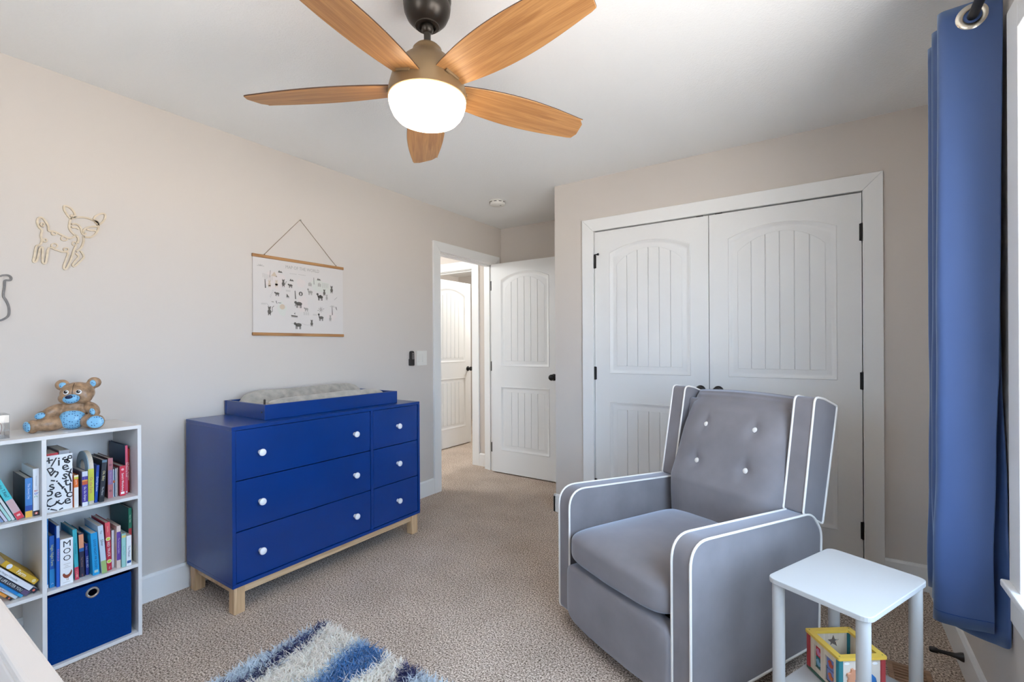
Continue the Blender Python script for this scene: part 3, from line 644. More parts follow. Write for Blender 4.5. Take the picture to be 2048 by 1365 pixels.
book('bright cyan board book with dark lettering', .284, .634, S2, .0215, .174, 2.6, .15, (28, 156, 214), [], [('GOOD NIGHT MR DUCKY', (16, 62, 110), .0105, .5, .7)], group=G2, marks=[('box', .09, .006, (176, 206, 196))])
book('pale blue book with a green lower spine left of the red truck book', .290, .6605, S2, .0172, .199, 3.8, .17, (196, 212, 226), [(0, .26, (156, 184, 116))], [('Silver', (40, 44, 56), .0125, .64, .2), ('The', (60, 64, 76), .009, .86, .1)], group=G2)
book('red book lettered RED TRUCK with two yellow round emblems', .277, .6805, S2, .0165, .201, 1.9, .17, (196, 44, 66), [(.68, 1, (222, 84, 96))], [('RED TRUCK', WH, .0115, .44, .34), ('Little Blue', (246, 200, 170), .006, .86, .2), ('Trip', WH, .006, .06, .08)], marks=[('disc', .655, .0082, (236, 226, 190)), ('dot', .655, .0058, (198, 210, 70)), ('disc', .19, .0082, (236, 226, 190)), ('dot', .19, .0058, (198, 210, 70))], group=G2)
book('thin white unmarked book right of the red truck book', .264, .6992, S2, .0092, .159, 0, .15, (222, 220, 222), group=G2)
book('cream book with a purple spine panel', .284, .7105, S2, .0138, .177, 0, .16, (222, 202, 190), [(.19, .86, (96, 62, 150))], [('The Velveteen Rabbit', (206, 190, 220), .0075, .53, .62)], group=G2)
book('pale mint green book with a yellow band near its top', .291, .7255, S2, .0142, .141, 0, .15, (156, 206, 200), [(.88, .95, (226, 206, 120))], 'Guess How', (120, 160, 176), .008, .5, .5, group=G2)
book('white book with a small blue square low on its spine', .292, .741, S2, .0175, .127, 0, .15, (232, 236, 240), [], [('The Mitten', (70, 90, 130), .0105, .48, .52)], marks=[('box', .13, .0066, (34, 84, 156)), ('box', .13, .0022, (206, 220, 240))], group=G2)
book('tall green hardback with red and gold spine at the right end', .250, .7612, S2, .0112, .232, 0, .22, (30, 112, 84), [(.30, .62, (176, 52, 56)), (0, .30, (206, 166, 70))], [('Fairy Tales', (206, 226, 200), .0075, .8, .3), ('Classic', (246, 206, 206), .007, .46, .26)], side=(22, 86, 84), group=G2)
# upper left cube
book('white book with coloured letters abc and black base', .273, .4638, S1, .0172, .178, 0, .17, (232, 232, 234), [(0, .11, (34, 32, 36))], [('a', (196, 50, 50), .017, .53, .2), ('b', (40, 90, 180), .017, .47, .2), ('c', (70, 150, 90), .017, .41, .2), ('The very first book', (170, 170, 180), .005, .74, .26)], marks=[('disc', .055, .0045, (226, 96, 60)), ('dot', .055, .002, WH)], group=G3)
book('blue and yellow book standing left of the abc book', .272, .4428, S1, .0195, .147, 0, .19, (66, 130, 196), [(0, .16, (236, 182, 66)), (.16, .30, (30, 74, 156))], [('The Snowy Day', (206, 224, 240), .0095, .66, .4)], side=(58, 44, 52), group=G3)
book("leaning turquoise and pink book with dark lettering", .280, .4205, S1, .0205, .205, 21.5, .19, (70, 196, 204), [(0, .14, (214, 56, 72)), (.14, .40, (206, 170, 172))], [("Where's the T.Rex?", (24, 48, 74), .0125, .70, .56)], marks=[('box', .08, .0045, (240, 190, 190))], group=G3)
for k, (yy, cc, lbx) in enumerate(((.4105, (226, 222, 218), 'leaning white picture book under the turquoise and pink book'), (.4015, (168, 210, 202), 'leaning mint green picture book in the upper left cube'), (.3920, (206, 200, 216), 'leaning pale lilac picture book in the upper left cube'), (.3820, (120, 140, 176), 'leaning slate blue picture book at the far left'))):
    book(lbx, .268, yy, S1, .0072, .185 - .006 * k, 22 + 1.0 * k, .18, cc, group=G3, side=(228, 226, 224))
# middle left cube: a slumped stack, every book tilted well over
def slump(lbx, y, z, t, h, col, **k): return book(lbx, .272, y, z, t, h, 39, .17, col, group=G4, **k)
slump('slumped orange and black book at the bottom of the stack', .4035, S2, .0085, .12, (226, 150, 60), bands=[(0, .18, (30, 26, 30))], marks=[('disc', .09, .0028, (226, 120, 90))])
slump('slumped pale grey book low in the slumped stack', .4160, S2, .0100, .14, (196, 206, 214), title='Big Red', tcol=(190, 60, 80), tsize=.006, tz=.4, tlen=.4)
slump('slumped bright blue book in the slumped stack', .4300, S2, .0092, .17, (24, 122, 190), bands=[(0, .1, (60, 150, 190))])
slump('slumped dark book titled LAKE LIFE LATER YOU', .4428, S2, .0162, .19, (44, 48, 66), title='LAKE LIFE LATER YOU', tcol=(226, 230, 226), tsize=.0125, tz=.42, tlen=.56, bands=[(0, .12, (90, 76, 110))])
slump('slumped white book with small grey lettering under the yellow one', .4647, S2, .0165, .21, (230, 232, 238), bands=[(0, .10, (40, 40, 58))], title='The Very Hungry Caterpillar', tcol=(96, 100, 112), tsize=.0085, tz=.60, tlen=.62, marks=[('disc', .05, .004, (226, 110, 90))])
slump('slumped yellow board book titled Farm on top of the stack', .4655, S2 + .0335, .0185, .138, (206, 164, 40), title='Farm', tcol=(246, 244, 236), tsize=.0175, tz=.46, tlen=.4, marks=[('disc', .82, .0085, (226, 230, 236)), ('disc', .09, .006, (226, 206, 150))])

# ================================================================== glider recliner
ch = tag(empty('recliner', (2.07, 1.727, 0), (0, 0, -.467)), 'grey velvet wingback recliner with cream piping and four buttons', 'armchair')
arm_prof = rpoly([(0, .05, .03), (0, .601, .085), (.70, .572, .10), (.765, .49, .09), (.742, .05, .03)], 8)
for s in (-1, 1):
    xa, xb = (.287, .361) if s > 0 else (-.361, -.287)
    a = MB().prism(arm_prof, 'x', xa, xb).build('arm', M['velvet'], ch, bevel=.006, seg=3, smooth=True)
    for xx in (xa, xb):
        o_ = .001 if xx in (xb,) else -.001
        MB().tube([(xx + o_, p[0], p[1]) for p in arm_prof], .0046, 8, closed=True).build('piping', M['pipe'], a, smooth=True, ang=80)
def seat_fn(p):
    u = p.x / .283; v = p.y / .335
    if p.z > 0: p.z += .028 * max(0, 1 - u * u) * max(0, 1 - (v * .85) ** 4)
    if p.y < 0: p.y -= .022 * max(0, 1 - u * u)
    return p
MB().squad((0, .31, .367), (.284, .335, .069), .42, .22, 96, 40, seat_fn).build('seat_cushion', M['velvet'], ch, smooth=True, ang=80)
def foot_fn(p):
    u = p.x / .283
    if p.y < 0: p.y -= .016 * max(0, 1 - u * u)
    return p
MB().squad((0, .01, .176), (.284, .038, .122), .28, .28, 72, 32, foot_fn).build('footrest_panel', M['velvet'], ch, smooth=True, ang=80)
MB().box(-.286, .286, .05, .70, .06, .31).build('seat_base', M['blackp'], ch)
# back cushion with button dents
BT = [(-.118, .855), (.128, .862), (-.122, .688), (.126, .693)]
def lerp_tab(t, tab):
    for (a, va), (b, vb) in zip(tab, tab[1:]):
        if t <= b: s = (t - a) / (b - a); s = s * s * (3 - 2 * s); return va + (vb - va) * s
    return tab[-1][1]
PT = [(0, 0), (.02, .045), (.07, .085), (.25, .094), (.48, .090), (.745, .112), (.88, .102), (.955, .078), (.988, .048), (1, 0)]
zb0, zb1 = .385, 1.004
def yback(z): return .705 + (z - .71) * .19
def yedge(z): return 0.660 + .185 * min(1, max(0, (z - .60) / .38)) ** 1.1
def front(s, t):
    z = zb0 + (zb1 - zb0) * t + .012 * (1 - s * s) * t * t
    d = lerp_tab(t, PT) * (max(0, 1 - abs(s) ** (7 - 1.6 * t))) ** .5
    x = s * (.278 - .004 * t)
    for bx, bz in BT:
        r2 = ((x - bx) / .030) ** 2 + ((z - bz) / .030) ** 2; d -= .020 * math.exp(-r2)
        r3 = ((x - bx) / .011) ** 2 + ((z - bz - .03) / .05) ** 2; d -= .004 * math.exp(-r3)
    return (x, yedge(z) - d, z)
nu, nv = 90, 90; A = []; B = []
for j in range(nv + 1):
    tt = .5 - .5 * math.cos(PI * j / nv)
    for i in range(nu + 1):
        ss = -math.cos(PI * i / nu); A.append(front(ss, tt)); z = A[-1][2]; B.append((A[-1][0], max(yback(z), yedge(z)) + .006, z))
q = [(j * (nu + 1) + i, j * (nu + 1) + i + 1, (j + 1) * (nu + 1) + i + 1, (j + 1) * (nu + 1) + i) for j in range(nv) for i in range(nu)]
bc = MB().add(A, q).add(B, [tuple(reversed(t)) for t in q])
rim = [i for i in range(nu + 1)] + [(j) * (nu + 1) + nu for j in range(1, nv + 1)] + [nv * (nu + 1) + i for i in range(nu - 1, -1, -1)] + [j * (nu + 1) for j in range(nv - 1, 0, -1)]
n0 = len(A); bc.add([], []); bc.f += [(rim[k], rim[(k + 1) % len(rim)], rim[(k + 1) % len(rim)] + n0, rim[k] + n0) for k in range(len(rim))]
bco = bc.build('back_cushion', M['velvet'], ch, smooth=True, ang=70)
for bx, bz in BT:
    s_ = bx / .28; yy = front(bx / .279, (bz - zb0) / (zb1 - zb0))[1]
    bt = MB().lathe([(0, -.0085), (.007, -.008), (.0118, -.0045), (.0138, 0), (.011, .004), (0, .004)], 20, axis='y').build('button', M['pipe'], bco, (bx, yy - .001, bz), (-.25, 0, 0), smooth=True)
MB().prism([(yback(.36) + .012, .36), (yback(.97) + .012, .97), (yback(.95) + .09, .945), (yback(.36) + .09, .36)], 'x', -.278, .278).build('back_shell', M['velvet'], ch, bevel=.012, seg=3, smooth=True)
wing_prof = rpoly([(.648, .578, .012), (.735, 1.028, .028), (.80, 1.016, .03), (.900, .980, .015), (.785, .512, .012), (.70, .555, .03)], 6)
for s in (-1, 1):
    xa, xb = (.279, .355) if s > 0 else (-.355, -.279)
    wg = MB().prism(wing_prof, 'x', xa, xb).build('wing', M['velvet'], ch, bevel=.005, seg=3, smooth=True)
    for xx in (xa, xb): MB().tube([(xx + (.001 if xx == xb else -.001), p[0], p[1]) for p in wing_prof], .0044, 8, closed=True).build('piping', M['pipe'], wg, smooth=True, ang=80)
MB().prism([(.66, .30), (.74, .56), (.80, .52), (.76, .30)], 'x', -.285, .285).build('back_bracket', M['blackp'], ch)
MB().lathe([(0, 0), (.27, 0), (.275, .01), (.26, .022), (.06, .03), (.06, .06), (0, .06)], 40, (0, .36, 0)).build('swivel_base', M['blackp'], ch, smooth=True)

# ================================================================== side table with toy
tb = tag(empty('side_table', (2.8045, 1.690, 0), (0, 0, math.atan2(.338, .156) - PI / 2)), 'small white side table with round legs beside the recliner', 'table')
# local: x along the short side, y along the long side
tx, ty = .132, .188
plate = rpoly([(-tx, -ty, .03), (tx, -ty, .03), (tx, ty, .03), (-tx, ty, .03)], 6)
MB().prism(plate, 'z', .535, .550).build('table_top', M['tabw'], tb, bevel=.002)
MB().prism(plate, 'z', .197, .212).build('lower_shelf', M['tabw'], tb, bevel=.002)
lm_ = MB().lathe([(0, 0), (.0155, 0), (.0165, .004), (.0165, .535), (0, .535)], 24).mesh('leg', True); lm_.materials.append(M['tabw'])
for sx in (-1, 1):
    for sy in (-1, 1): place('leg', lm_, tb, (sx * (tx - .024), sy * (ty - .024), 0))
# wooden activity cube
cu = tag(empty('activity_cube', (2.7995, 1.747, .2125), (0, 0, math.atan2(.086, .117))), 'wooden activity cube toy with yellow rim on the lower shelf', 'toy')
hs = .0715; hh = .118
YEL = cm((232, 190, 78)); RED = cm((176, 62, 66)); TEAL = cm((46, 124, 132)); PLYW = wood('birch_panel', srgb(206, 186, 160), srgb(226, 208, 184), .6, axis=2); GREEN = cm((58, 92, 78))
sq = lambda r, c=.006: rpoly([(-r, -r, c), (r, -r, c), (r, r, c), (-r, r, c)], 4)
MB().prism(sq(hs), 'z', 0, .006).build('base_board', GREEN, cu, bevel=.001)
MB().prism(sq(hs + .002), 'z', hh - .008, hh, holes=[sq(hs - .016, .003)]).build('top_rim', YEL, cu)
for sx, sy, m_ in ((-1, 1, RED), (1, 1, TEAL), (1, -1, RED), (-1, -1, TEAL)):
    MB().prism(rpoly([(sx * (hs - .008) - .007, sy * (hs - .008) - .007, .003), (sx * (hs - .008) + .007, sy * (hs - .008) - .007, .003), (sx * (hs - .008) + .007, sy * (hs - .008) + .007, .003), (sx * (hs - .008) - .007, sy * (hs - .008) + .007, .003)], 3), 'z', .006, hh - .008).build('post', m_, cu)
for sx, sy in ((-1, -1), (-1, 1), (1, -1), (1, 1)): MB().lathe([(0, .0006), (.0022, .0006)], 10, (sx * (hs - .007), sy * (hs - .007), hh)).build('screw', cm((120, 120, 60)), cu)
star = [(.021 * (1 if k % 2 == 0 else .42) * math.sin(k * PI / 5) + .012, .080 + .021 * (1 if k % 2 == 0 else .42) * math.cos(k * PI / 5)) for k in range(10)]
pw = hs - .0152
rect = [(-pw, .006), (pw, .006), (pw, hh - .008), (-pw, hh - .008)]
MB().prism(rect, 'y', hs - .009, hs - .005, holes=[star]).build('panel', PLYW, cu)                                          # far left side: star
slot = [(-.022, .082), (-.016, .088), (.012, .052), (.020, .050), (.024, .040), (.016, .030), (.006, .034), (.004, .046)]
MB().prism(rect, 'x', hs - .009, hs - .005, holes=[slot]).build('panel', PLYW, cu)
wind = [[(.012, .020), (.040, .020), (.040, .090), (.012, .090)], [(-.044, .012), (-.008, .012), (-.008, .088), (-.044, .088)]]
p_ = MB().prism(rect, 'x', -hs + .005, -hs + .009, holes=wind).build('panel', PLYW, cu)
def bird(cx_, cz_, k, c, parent, ax='x', at=0):
    pts = [(-.009, -.008), (-.002, -.011), (.005, -.008), (.008, 0), (.012, .003), (.008, .007), (.004, .011), (-.002, .010), (-.004, .003), (-.011, .002)]
    MB().prism([(cx_ + p[0] * k, cz_ + p[1] * k) for p in pts], ax, at, at + .0016).build('animal_picture', cm(c), parent)
for ya, yb, za, zb_, c, bc_ in ((.014, .038, .056, .086, (196, 40, 40), (200, 130, 160)), (.014, .038, .024, .054, (30, 104, 104), (130, 170, 190)), (-.042, -.010, .052, .086, (110, 124, 176), (196, 80, 46)), (-.042, -.010, .015, .049, (120, 128, 178), (206, 110, 60))):
    MB().box(-hs + .0095, -hs + .012, ya, yb, za, zb_).build('picture_block', cm(c), p_)
    bird((ya + yb) / 2, (za + zb_) / 2, .95, bc_, p_, 'x', -hs + .0079)
p2_ = MB().prism(rect, 'y', -hs + .005, -hs + .009).build('panel', cm((226, 216, 202)), cu)
gear = [((.026 if k % 4 in (0, 1) else .020) * math.cos(k * PI / 14) - .022, .060 + (.026 if k % 4 in (0, 1) else .020) * math.sin(k * PI / 14)) for k in range(28)]
MB().prism(gear, 'y', -hs - .001, -hs + .005).build('gear', cm((214, 150, 116)), p2_, bevel=.0008, seg=1)
bird(-.012, .052, 1.1, (110, 156, 206), p2_, 'y', -hs - .0025)
MB().prism([(.020, .030), (.034, .026), (.044, .040), (.040, .056), (.030, .066), (.022, .058)], 'y', -hs + .001, -hs + .005).build('gear', cm((40, 110, 176)), p2_, bevel=.0008, seg=1)
MB().prism([(.026, .020), (.038, .018), (.042, .032), (.034, .040), (.026, .034)], 'y', -hs - .001, -hs + .001).build('gear', cm((206, 196, 120)), p2_)
for cx_, cz_ in ((-.044, .098), (.040, .096)): MB().prism([(cx_ + .008 * math.cos(k * PI / 8), cz_ + .0035 * math.sin(k * PI / 8)) for k in range(16)], 'y', -hs + .0042, -hs + .005).build('cloud_print', cm((246, 246, 246)), p2_)

# ================================================================== ceiling fan
FX, FY = 1.645, 1.160
fan = tag(empty('ceiling_fan', (FX, FY, H)), 'five-blade ceiling fan with wooden blades and a lit glass bowl', 'ceiling fan')
MB().lathe([(0, 0), (.079, 0), (.081, -.026), (.0785, -.041), (.0775, -.044), (.079, -.048), (.076, -.069), (.066, -.091), (.052, -.106), (.040, -.113), (.0395, -.117), (.029, -.118), (.026, -.112), (0, -.112)], 48).build('canopy', M['bronze'], fan, smooth=True)
MB().lathe([(0, -.105), (.019, -.112), (.021, -.126), (.016, -.136), (.0115, -.139), (.0115, -.185), (0, -.185)], 24).build('downrod', M['bronze'], fan, smooth=True)
MB().lathe([(0, -.178), (.020, -.179), (.040, -.185), (.048, -.194), (.050, -.205), (.060, -.216), (.084, -.238), (.104, -.262), (.118, -.294), (.1285, -.332), (.1315, -.364), (.124, -.367), (0, -.367)], 56).build('motor_housing', M['hous'], fan, smooth=True)
MB().lathe([(.1265, -.362), (.1285, -.368), (.1275, -.380), (.1225, -.397), (.115, -.413), (.102, -.428), (.078, -.439), (.04, -.444), (0, -.445)], 56).build('glass_bowl', M['glow'], fan, smooth=True)
BL = .634
def blade_mesh():
    n = 26; top = []; bot = []
    for k in range(n + 1):
        s = k / n; x = .105 + (BL - .105) * s
        w = .050 + .028 * math.sin(PI * min(1, s * 1.05) ** .9 * .92)
        top.append((x, w + .004 * s)); bot.append((x, -w * (1 - .06 * s)))
    tip = [(BL + .004, .040), (BL + .002, -.020)]
    top[-1] = (BL - .002, top[-1][1] * .92); bot[-1] = (BL - .030, bot[-1][1] * .94)
    poly = bot + [(BL - .008, -.030), (BL + .006, .028)] + top[::-1]
    return MB().prism(poly, 'z', -.003, .003)
bmesh_ = blade_mesh().mesh('blade'); bmesh_.materials.append(M['blade']); bmesh_.materials.append(M['bladedge'])
for p in bmesh_.polygons:
    if abs(p.normal.z) < .5: p.material_index = 1
ph0 = math.radians(206.85)
for k in range(5):
    a = ph0 - k * 2 * PI / 5
    ro = place('blade', bmesh_, fan, (0, 0, -.322), None, .0012, 1); ro.rotation_mode = 'XYZ'
    ro.rotation_euler = (math.radians(-12), 0, a)
    MB().box(.085, .135, -.026, .026, -.006, -.003).box(.128, .135, -.026, .026, -.010, .008).build('blade_bracket', M['hous'], ro, bevel=.001, seg=1)

# ================================================================== curtain, rod
cr_ = tag(empty('curtain', (0, 0, 0)), 'navy blue satin curtain panel bunched at the right window', 'curtain')
path_t = [(3.178, 1.884), (3.150, 1.892), (3.115, 1.899), (3.080, 1.902), (3.052, 1.906), (3.045, 1.922), (3.062, 1.940), (3.110, 1.950), (3.155, 1.958), (3.176, 1.972), (3.160, 1.988), (3.110, 1.996), (3.062, 2.004), (3.046, 2.022), (3.062, 2.040), (3.110, 2.048), (3.160, 2.056), (3.174, 2.074), (3.155, 2.088), (3.110, 2.096), (3.066, 2.104), (3.050, 2.122), (3.068, 2.138), (3.120, 2.146), (3.165, 2.156)]
path_b = [(3.150, 1.878), (3.128, 1.884), (3.100, 1.886), (3.062, 1.894), (3.038, 1.905), (3.030, 1.925), (3.052, 1.945), (3.105, 1.935), (3.160, 1.905), (3.185, 1.866), (3.180, 1.960), (3.110, 1.990), (3.058, 2.004), (3.040, 2.026), (3.058, 2.046), (3.110, 2.050), (3.160, 2.058), (3.176, 2.078), (3.155, 2.092), (3.110, 2.098), (3.064, 2.108), (3.046, 2.128), (3.068, 2.144), (3.120, 2.150), (3.165, 2.160)]
NZ = 44; zt_, zb_ = 2.238, .405
rows = []
for j in range(NZ + 1):
    f = j / NZ; z = zt_ + (zb_ - zt_) * f; g = f ** 1.4
    pts = [((1 - g) * a[0] + g * b[0], (1 - g) * a[1] + g * b[1]) for a, b in zip(path_t, path_b)]
    cp = catmull([(p[0], p[1]) for p in pts], 6)
    n = len(cp); row = []
    for i, p in enumerate(cp):
        u = i / (n - 1)
        wob = .003 * math.sin(6.0 * z + 9 * u) * f + .002 * math.sin(17 * z + 31 * u) * f * f
        zz = z - .030 * f ** 6 * max(0, math.sin(PI * min(1, max(0, (u - .24) / .16)))) - .012 * f ** 6 * math.sin(7 * u)
        row.append((min(p.x + wob, W - .004), p.y + wob * .6, zz))
    rows.append(row)
n = len(rows[0]); cmb = MB().add([p for r in rows for p in r], [(j * n + i, j * n + i + 1, (j + 1) * n + i + 1, (j + 1) * n + i) for j in range(NZ) for i in range(n - 1)])
cf = cmb.build('fabric_panel', M['curt'], cr_, smooth=True, ang=85)
sm_ = cf.modifiers.new('thick', 'SOLIDIFY'); sm_.thickness = .0022; sm_.offset = 0
hem = rows[-2]; MB().tube([(p[0] - .0005, p[1] - .0014, p[2] - .01) for p in rows[NZ - 1][:40]], .0007, 5).build('hem_stitching', M['navy'], cf)
RX, RZ = 3.118, 2.196
def grommet(y, ang):
    g = MB().lathe([(.0205, -.003), (.0205, .003), (.024, .005), (.034, .0045), (.0375, .0015), (.0375, -.0015), (.034, -.0045), (.024, -.005), (.0205, -.003)], 36, axis='y')
    g.build('grommet', mat('champagne_metal', (.72, .66, .56), .22, metal=1), cr_, (RX, y, RZ), (0, 0, ang), smooth=True)
grommet(1.8985, -.10); grommet(1.950, .15); grommet(1.9955, -.13); grommet(2.048, .15); grommet(2.096, -.13); grommet(2.1455, .14)
rod = tag(empty('curtain_rod', (RX, 1.0, RZ)), 'black metal curtain rod above the right window', 'curtain rod')
MB().tube([(0, -1.05, 0), (0, 1.24, 0)], .0125, 16).build('pole', M['black'], rod, smooth=True)
for s, y in ((-1, -1.05), (1, 1.24)): MB().ellipsoid((0, y, 0), (.022, .028, .022)).build('finial', M['black'], rod, smooth=True)
for y in (-1.0, 1.205): MB().tube([(0, y, -.012), (.03, y, -.014), (W - RX - .004, y, -.014)], .006, 8).lathe([(0, -.006), (.022, -.006), (.022, 0), (0, 0)], 20, (W - RX, y, -.014), axis='x').build('bracket', M['black'], rod, smooth=True)

# ================================================================== shag rug
rug = tag(empty('shag_rug', (.905, 1.262, 0)), 'shaggy rug in cream with pale and navy blue stripes', 'rug')
RW, RL = 1.40, 1.08
MB().box(.012, RW - .012, -RL + .012, -.012, .001, .008).build('backing', M['rugb'], rug)
rnd = random.Random(3); tv = []; tf = []; tcx = []
def rug_col(x, y):
    w = x + .020 * math.sin(9 * y + 1) + .014 * math.sin(23 * y + 14 * x) + rnd.uniform(-.022, .022)
    def pick(c, j=.10): k = 1 + rnd.uniform(-j, j); return tuple(min(1, v * k) for v in c)
    CR = srgb(255, 248, 240); NV = srgb(78, 80, 122); LB = srgb(190, 214, 234); BL_ = srgb(82, 136, 194); PW = srgb(222, 232, 240); SB = srgb(136, 166, 204)
    edge = .055 * min(1, max(0, -y) / .30)
    if w < edge: return pick(PW)
    if w < edge + .045: return pick(NV if rnd.random() < .9 else SB, .2)
    if w < .265: return pick(CR)
    if w < .30: return pick(LB)
    if w < .415: return pick(BL_ if rnd.random() < .55 else SB, .25)
    if w < .545: return pick(CR)
    if w < .615: return pick(NV, .25)
    if w < .70: return pick(PW)
    if w < .90: return pick(LB if rnd.random() < .6 else CR)
    if w < 1.0: return pick(BL_, .2)
    if w < 1.2: return pick(CR)
    if w < 1.26: return pick(NV, .2)
    return pick(PW)
def tuft(x, y, hgt, wd):
    a = rnd.uniform(0, 2 * PI); lean = rnd.uniform(.5, 1.35) * hgt * .85; d = rnd.uniform(0, 2 * PI)
    dx, dy = math.cos(d) * lean, math.sin(d) * lean; wx, wy = math.cos(a) * wd, math.sin(a) * wd; n = len(tv)
    tv.extend([(x - wx, y - wy, .006), (x + wx, y + wy, .006), (x + dx * .35 - wx * 1.1, y + dy * .35 - wy * 1.1, hgt * .62), (x + dx * .35 + wx * 1.1, y + dy * .35 + wy * 1.1, hgt * .62), (x + dx, y + dy, hgt * rnd.uniform(.8, 1.05))])
    tf.extend([(n, n + 1, n + 3, n + 2), (n + 2, n + 3, n + 4)])
    c = rug_col(x, y); tcx.extend([c] * 5)
near = lambda x, y: x < .85 and y > -.60
for k in range(26000): tuft(rnd.uniform(.004, .85), rnd.uniform(-.60, -.004), rnd.uniform(.030, .044), .0021)
for k in range(30000):
    x, y = rnd.uniform(.004, RW), rnd.uniform(-RL, -.004)
    if not near(x, y): tuft(x, y, rnd.uniform(.030, .044), .0032)
me = bpy.data.meshes.new('pile'); me.from_pydata(tv, [], tf); at = me.color_attributes.new('tuft', 'FLOAT_COLOR', 'POINT')
flat = []
for c in tcx: flat += [c[0], c[1], c[2], 1.0]
at.data.foreach_set('color', flat); me.materials.append(M['tuft'])
tag(place('pile', me, rug), kind='stuff')

# ================================================================== crib (only its near rail shows)
cb = tag(empty('crib', (1.0, -.58, 0)), 'cream painted crib rail at the lower left corner', 'crib')
CLx, CLy = 1.27, .722
for x in (0, CLx - .045):
    for y in (0, CLy - .045 + .0): MB().box(x, x + .045, y, y + .045, 0, .885).build('post', M['crib'], cb, bevel=.004)
for y in (.0205, CLy - .0245):
    MB().box(-.01, CLx + .01, y, y + .0245, .862 + .023, .900).build('top_rail', M['crib'], cb, bevel=.004)
    MB().box(.045, CLx - .045, y, y + .024, .18, .24).build('bottom_rail', M['crib'], cb, bevel=.003)
    MB().box(.045, CLx - .045, y, y + .024, .82, .884).build('upper_rail', M['crib'], cb, bevel=.003)
    for k in range(14): MB().box(.085 + k * .083, .105 + k * .083, y + .005, y + .019, .24, .82).build('slat', M['crib'], cb, bevel=.002)
for x in (.01, CLx - .035): MB().box(x, x + .024, .046, CLy - .046, .80, .884).build('end_rail', M['crib'], cb, bevel=.003)
MB().squad((CLx / 2, CLy / 2, .36), (CLx / 2 - .05, CLy / 2 - .055, .06), .3, .2, 48, 16).build('mattress', cm((226, 226, 228)), cb, smooth=True)

DEER = [[[0.637,1.804],[0.625,1.819],[0.616,1.837],[0.614,1.852],[0.618,1.858],[0.631,1.855],[0.643,1.844],[0.649,1.83],[0.65,1.814]],[[0.637,1.814],[0.639,1.822],[0.644,1.82],[0.647,1.811]],[[0.635,1.803],[0.65,1.813],[0.67,1.82],[0.69,1.821],[0.71,1.816],[0.73,1.807]],[[0.714,1.814],[0.717,1.83],[0.729,1.844],[0.743,1.853],[0.754,1.851],[0.754,1.835],[0.747,1.817],[0.735,1.802],[0.728,1.799]],[[0.72,1.804],[0.722,1.816],[0.727,1.813],[0.726,1.798]],[[0.635,1.803],[0.632,1.785],[0.631,1.767],[0.636,1.752],[0.646,1.74],[0.658,1.731],[0.661,1.718],[0.658,1.702]],[[0.639,1.782],[0.65,1.786],[0.661,1.783],[0.669,1.772],[0.672,1.757],[0.675,1.747],[0.681,1.744],[0.687,1.752]],[[0.677,1.749],[0.678,1.761],[0.685,1.772],[0.696,1.781],[0.714,1.788],[0.728,1.789]],[[0.638,1.77],[0.644,1.769],[0.654,1.77],[0.663,1.765]],[[0.69,1.769],[0.702,1.768],[0.714,1.77],[0.725,1.767]],[[0.73,1.807],[0.73,1.782],[0.724,1.762],[0.714,1.747],[0.7,1.736],[0.678,1.734]],[[0.678,1.737],[0.679,1.719],[0.675,1.697],[0.669,1.681],[0.661,1.671],[0.654,1.665]],[[0.652,1.735],[0.64,1.723],[0.627,1.719],[0.613,1.725],[0.597,1.733],[0.578,1.739],[0.566,1.738],[0.564,1.757],[0.556,1.776],[0.547,1.788],[0.539,1.789],[0.532,1.78],[0.531,1.763],[0.537,1.747],[0.545,1.736],[0.542,1.713],[0.544,1.694],[0.54,1.676],[0.527,1.664],[0.522,1.626],[0.518,1.603],[0.522,1.598],[0.528,1.605],[0.534,1.63],[0.538,1.658],[0.546,1.664],[0.546,1.63],[0.546,1.605],[0.55,1.596],[0.556,1.602],[0.559,1.627],[0.564,1.66],[0.574,1.667],[0.585,1.662],[0.607,1.656],[0.626,1.655],[0.621,1.626],[0.613,1.595],[0.614,1.582],[0.62,1.584],[0.63,1.607],[0.638,1.634],[0.646,1.671],[0.654,1.691]],[[0.653,1.657],[0.661,1.643],[0.651,1.623],[0.642,1.604],[0.646,1.597],[0.655,1.606],[0.669,1.626],[0.679,1.643],[0.675,1.658],[0.668,1.67]]]
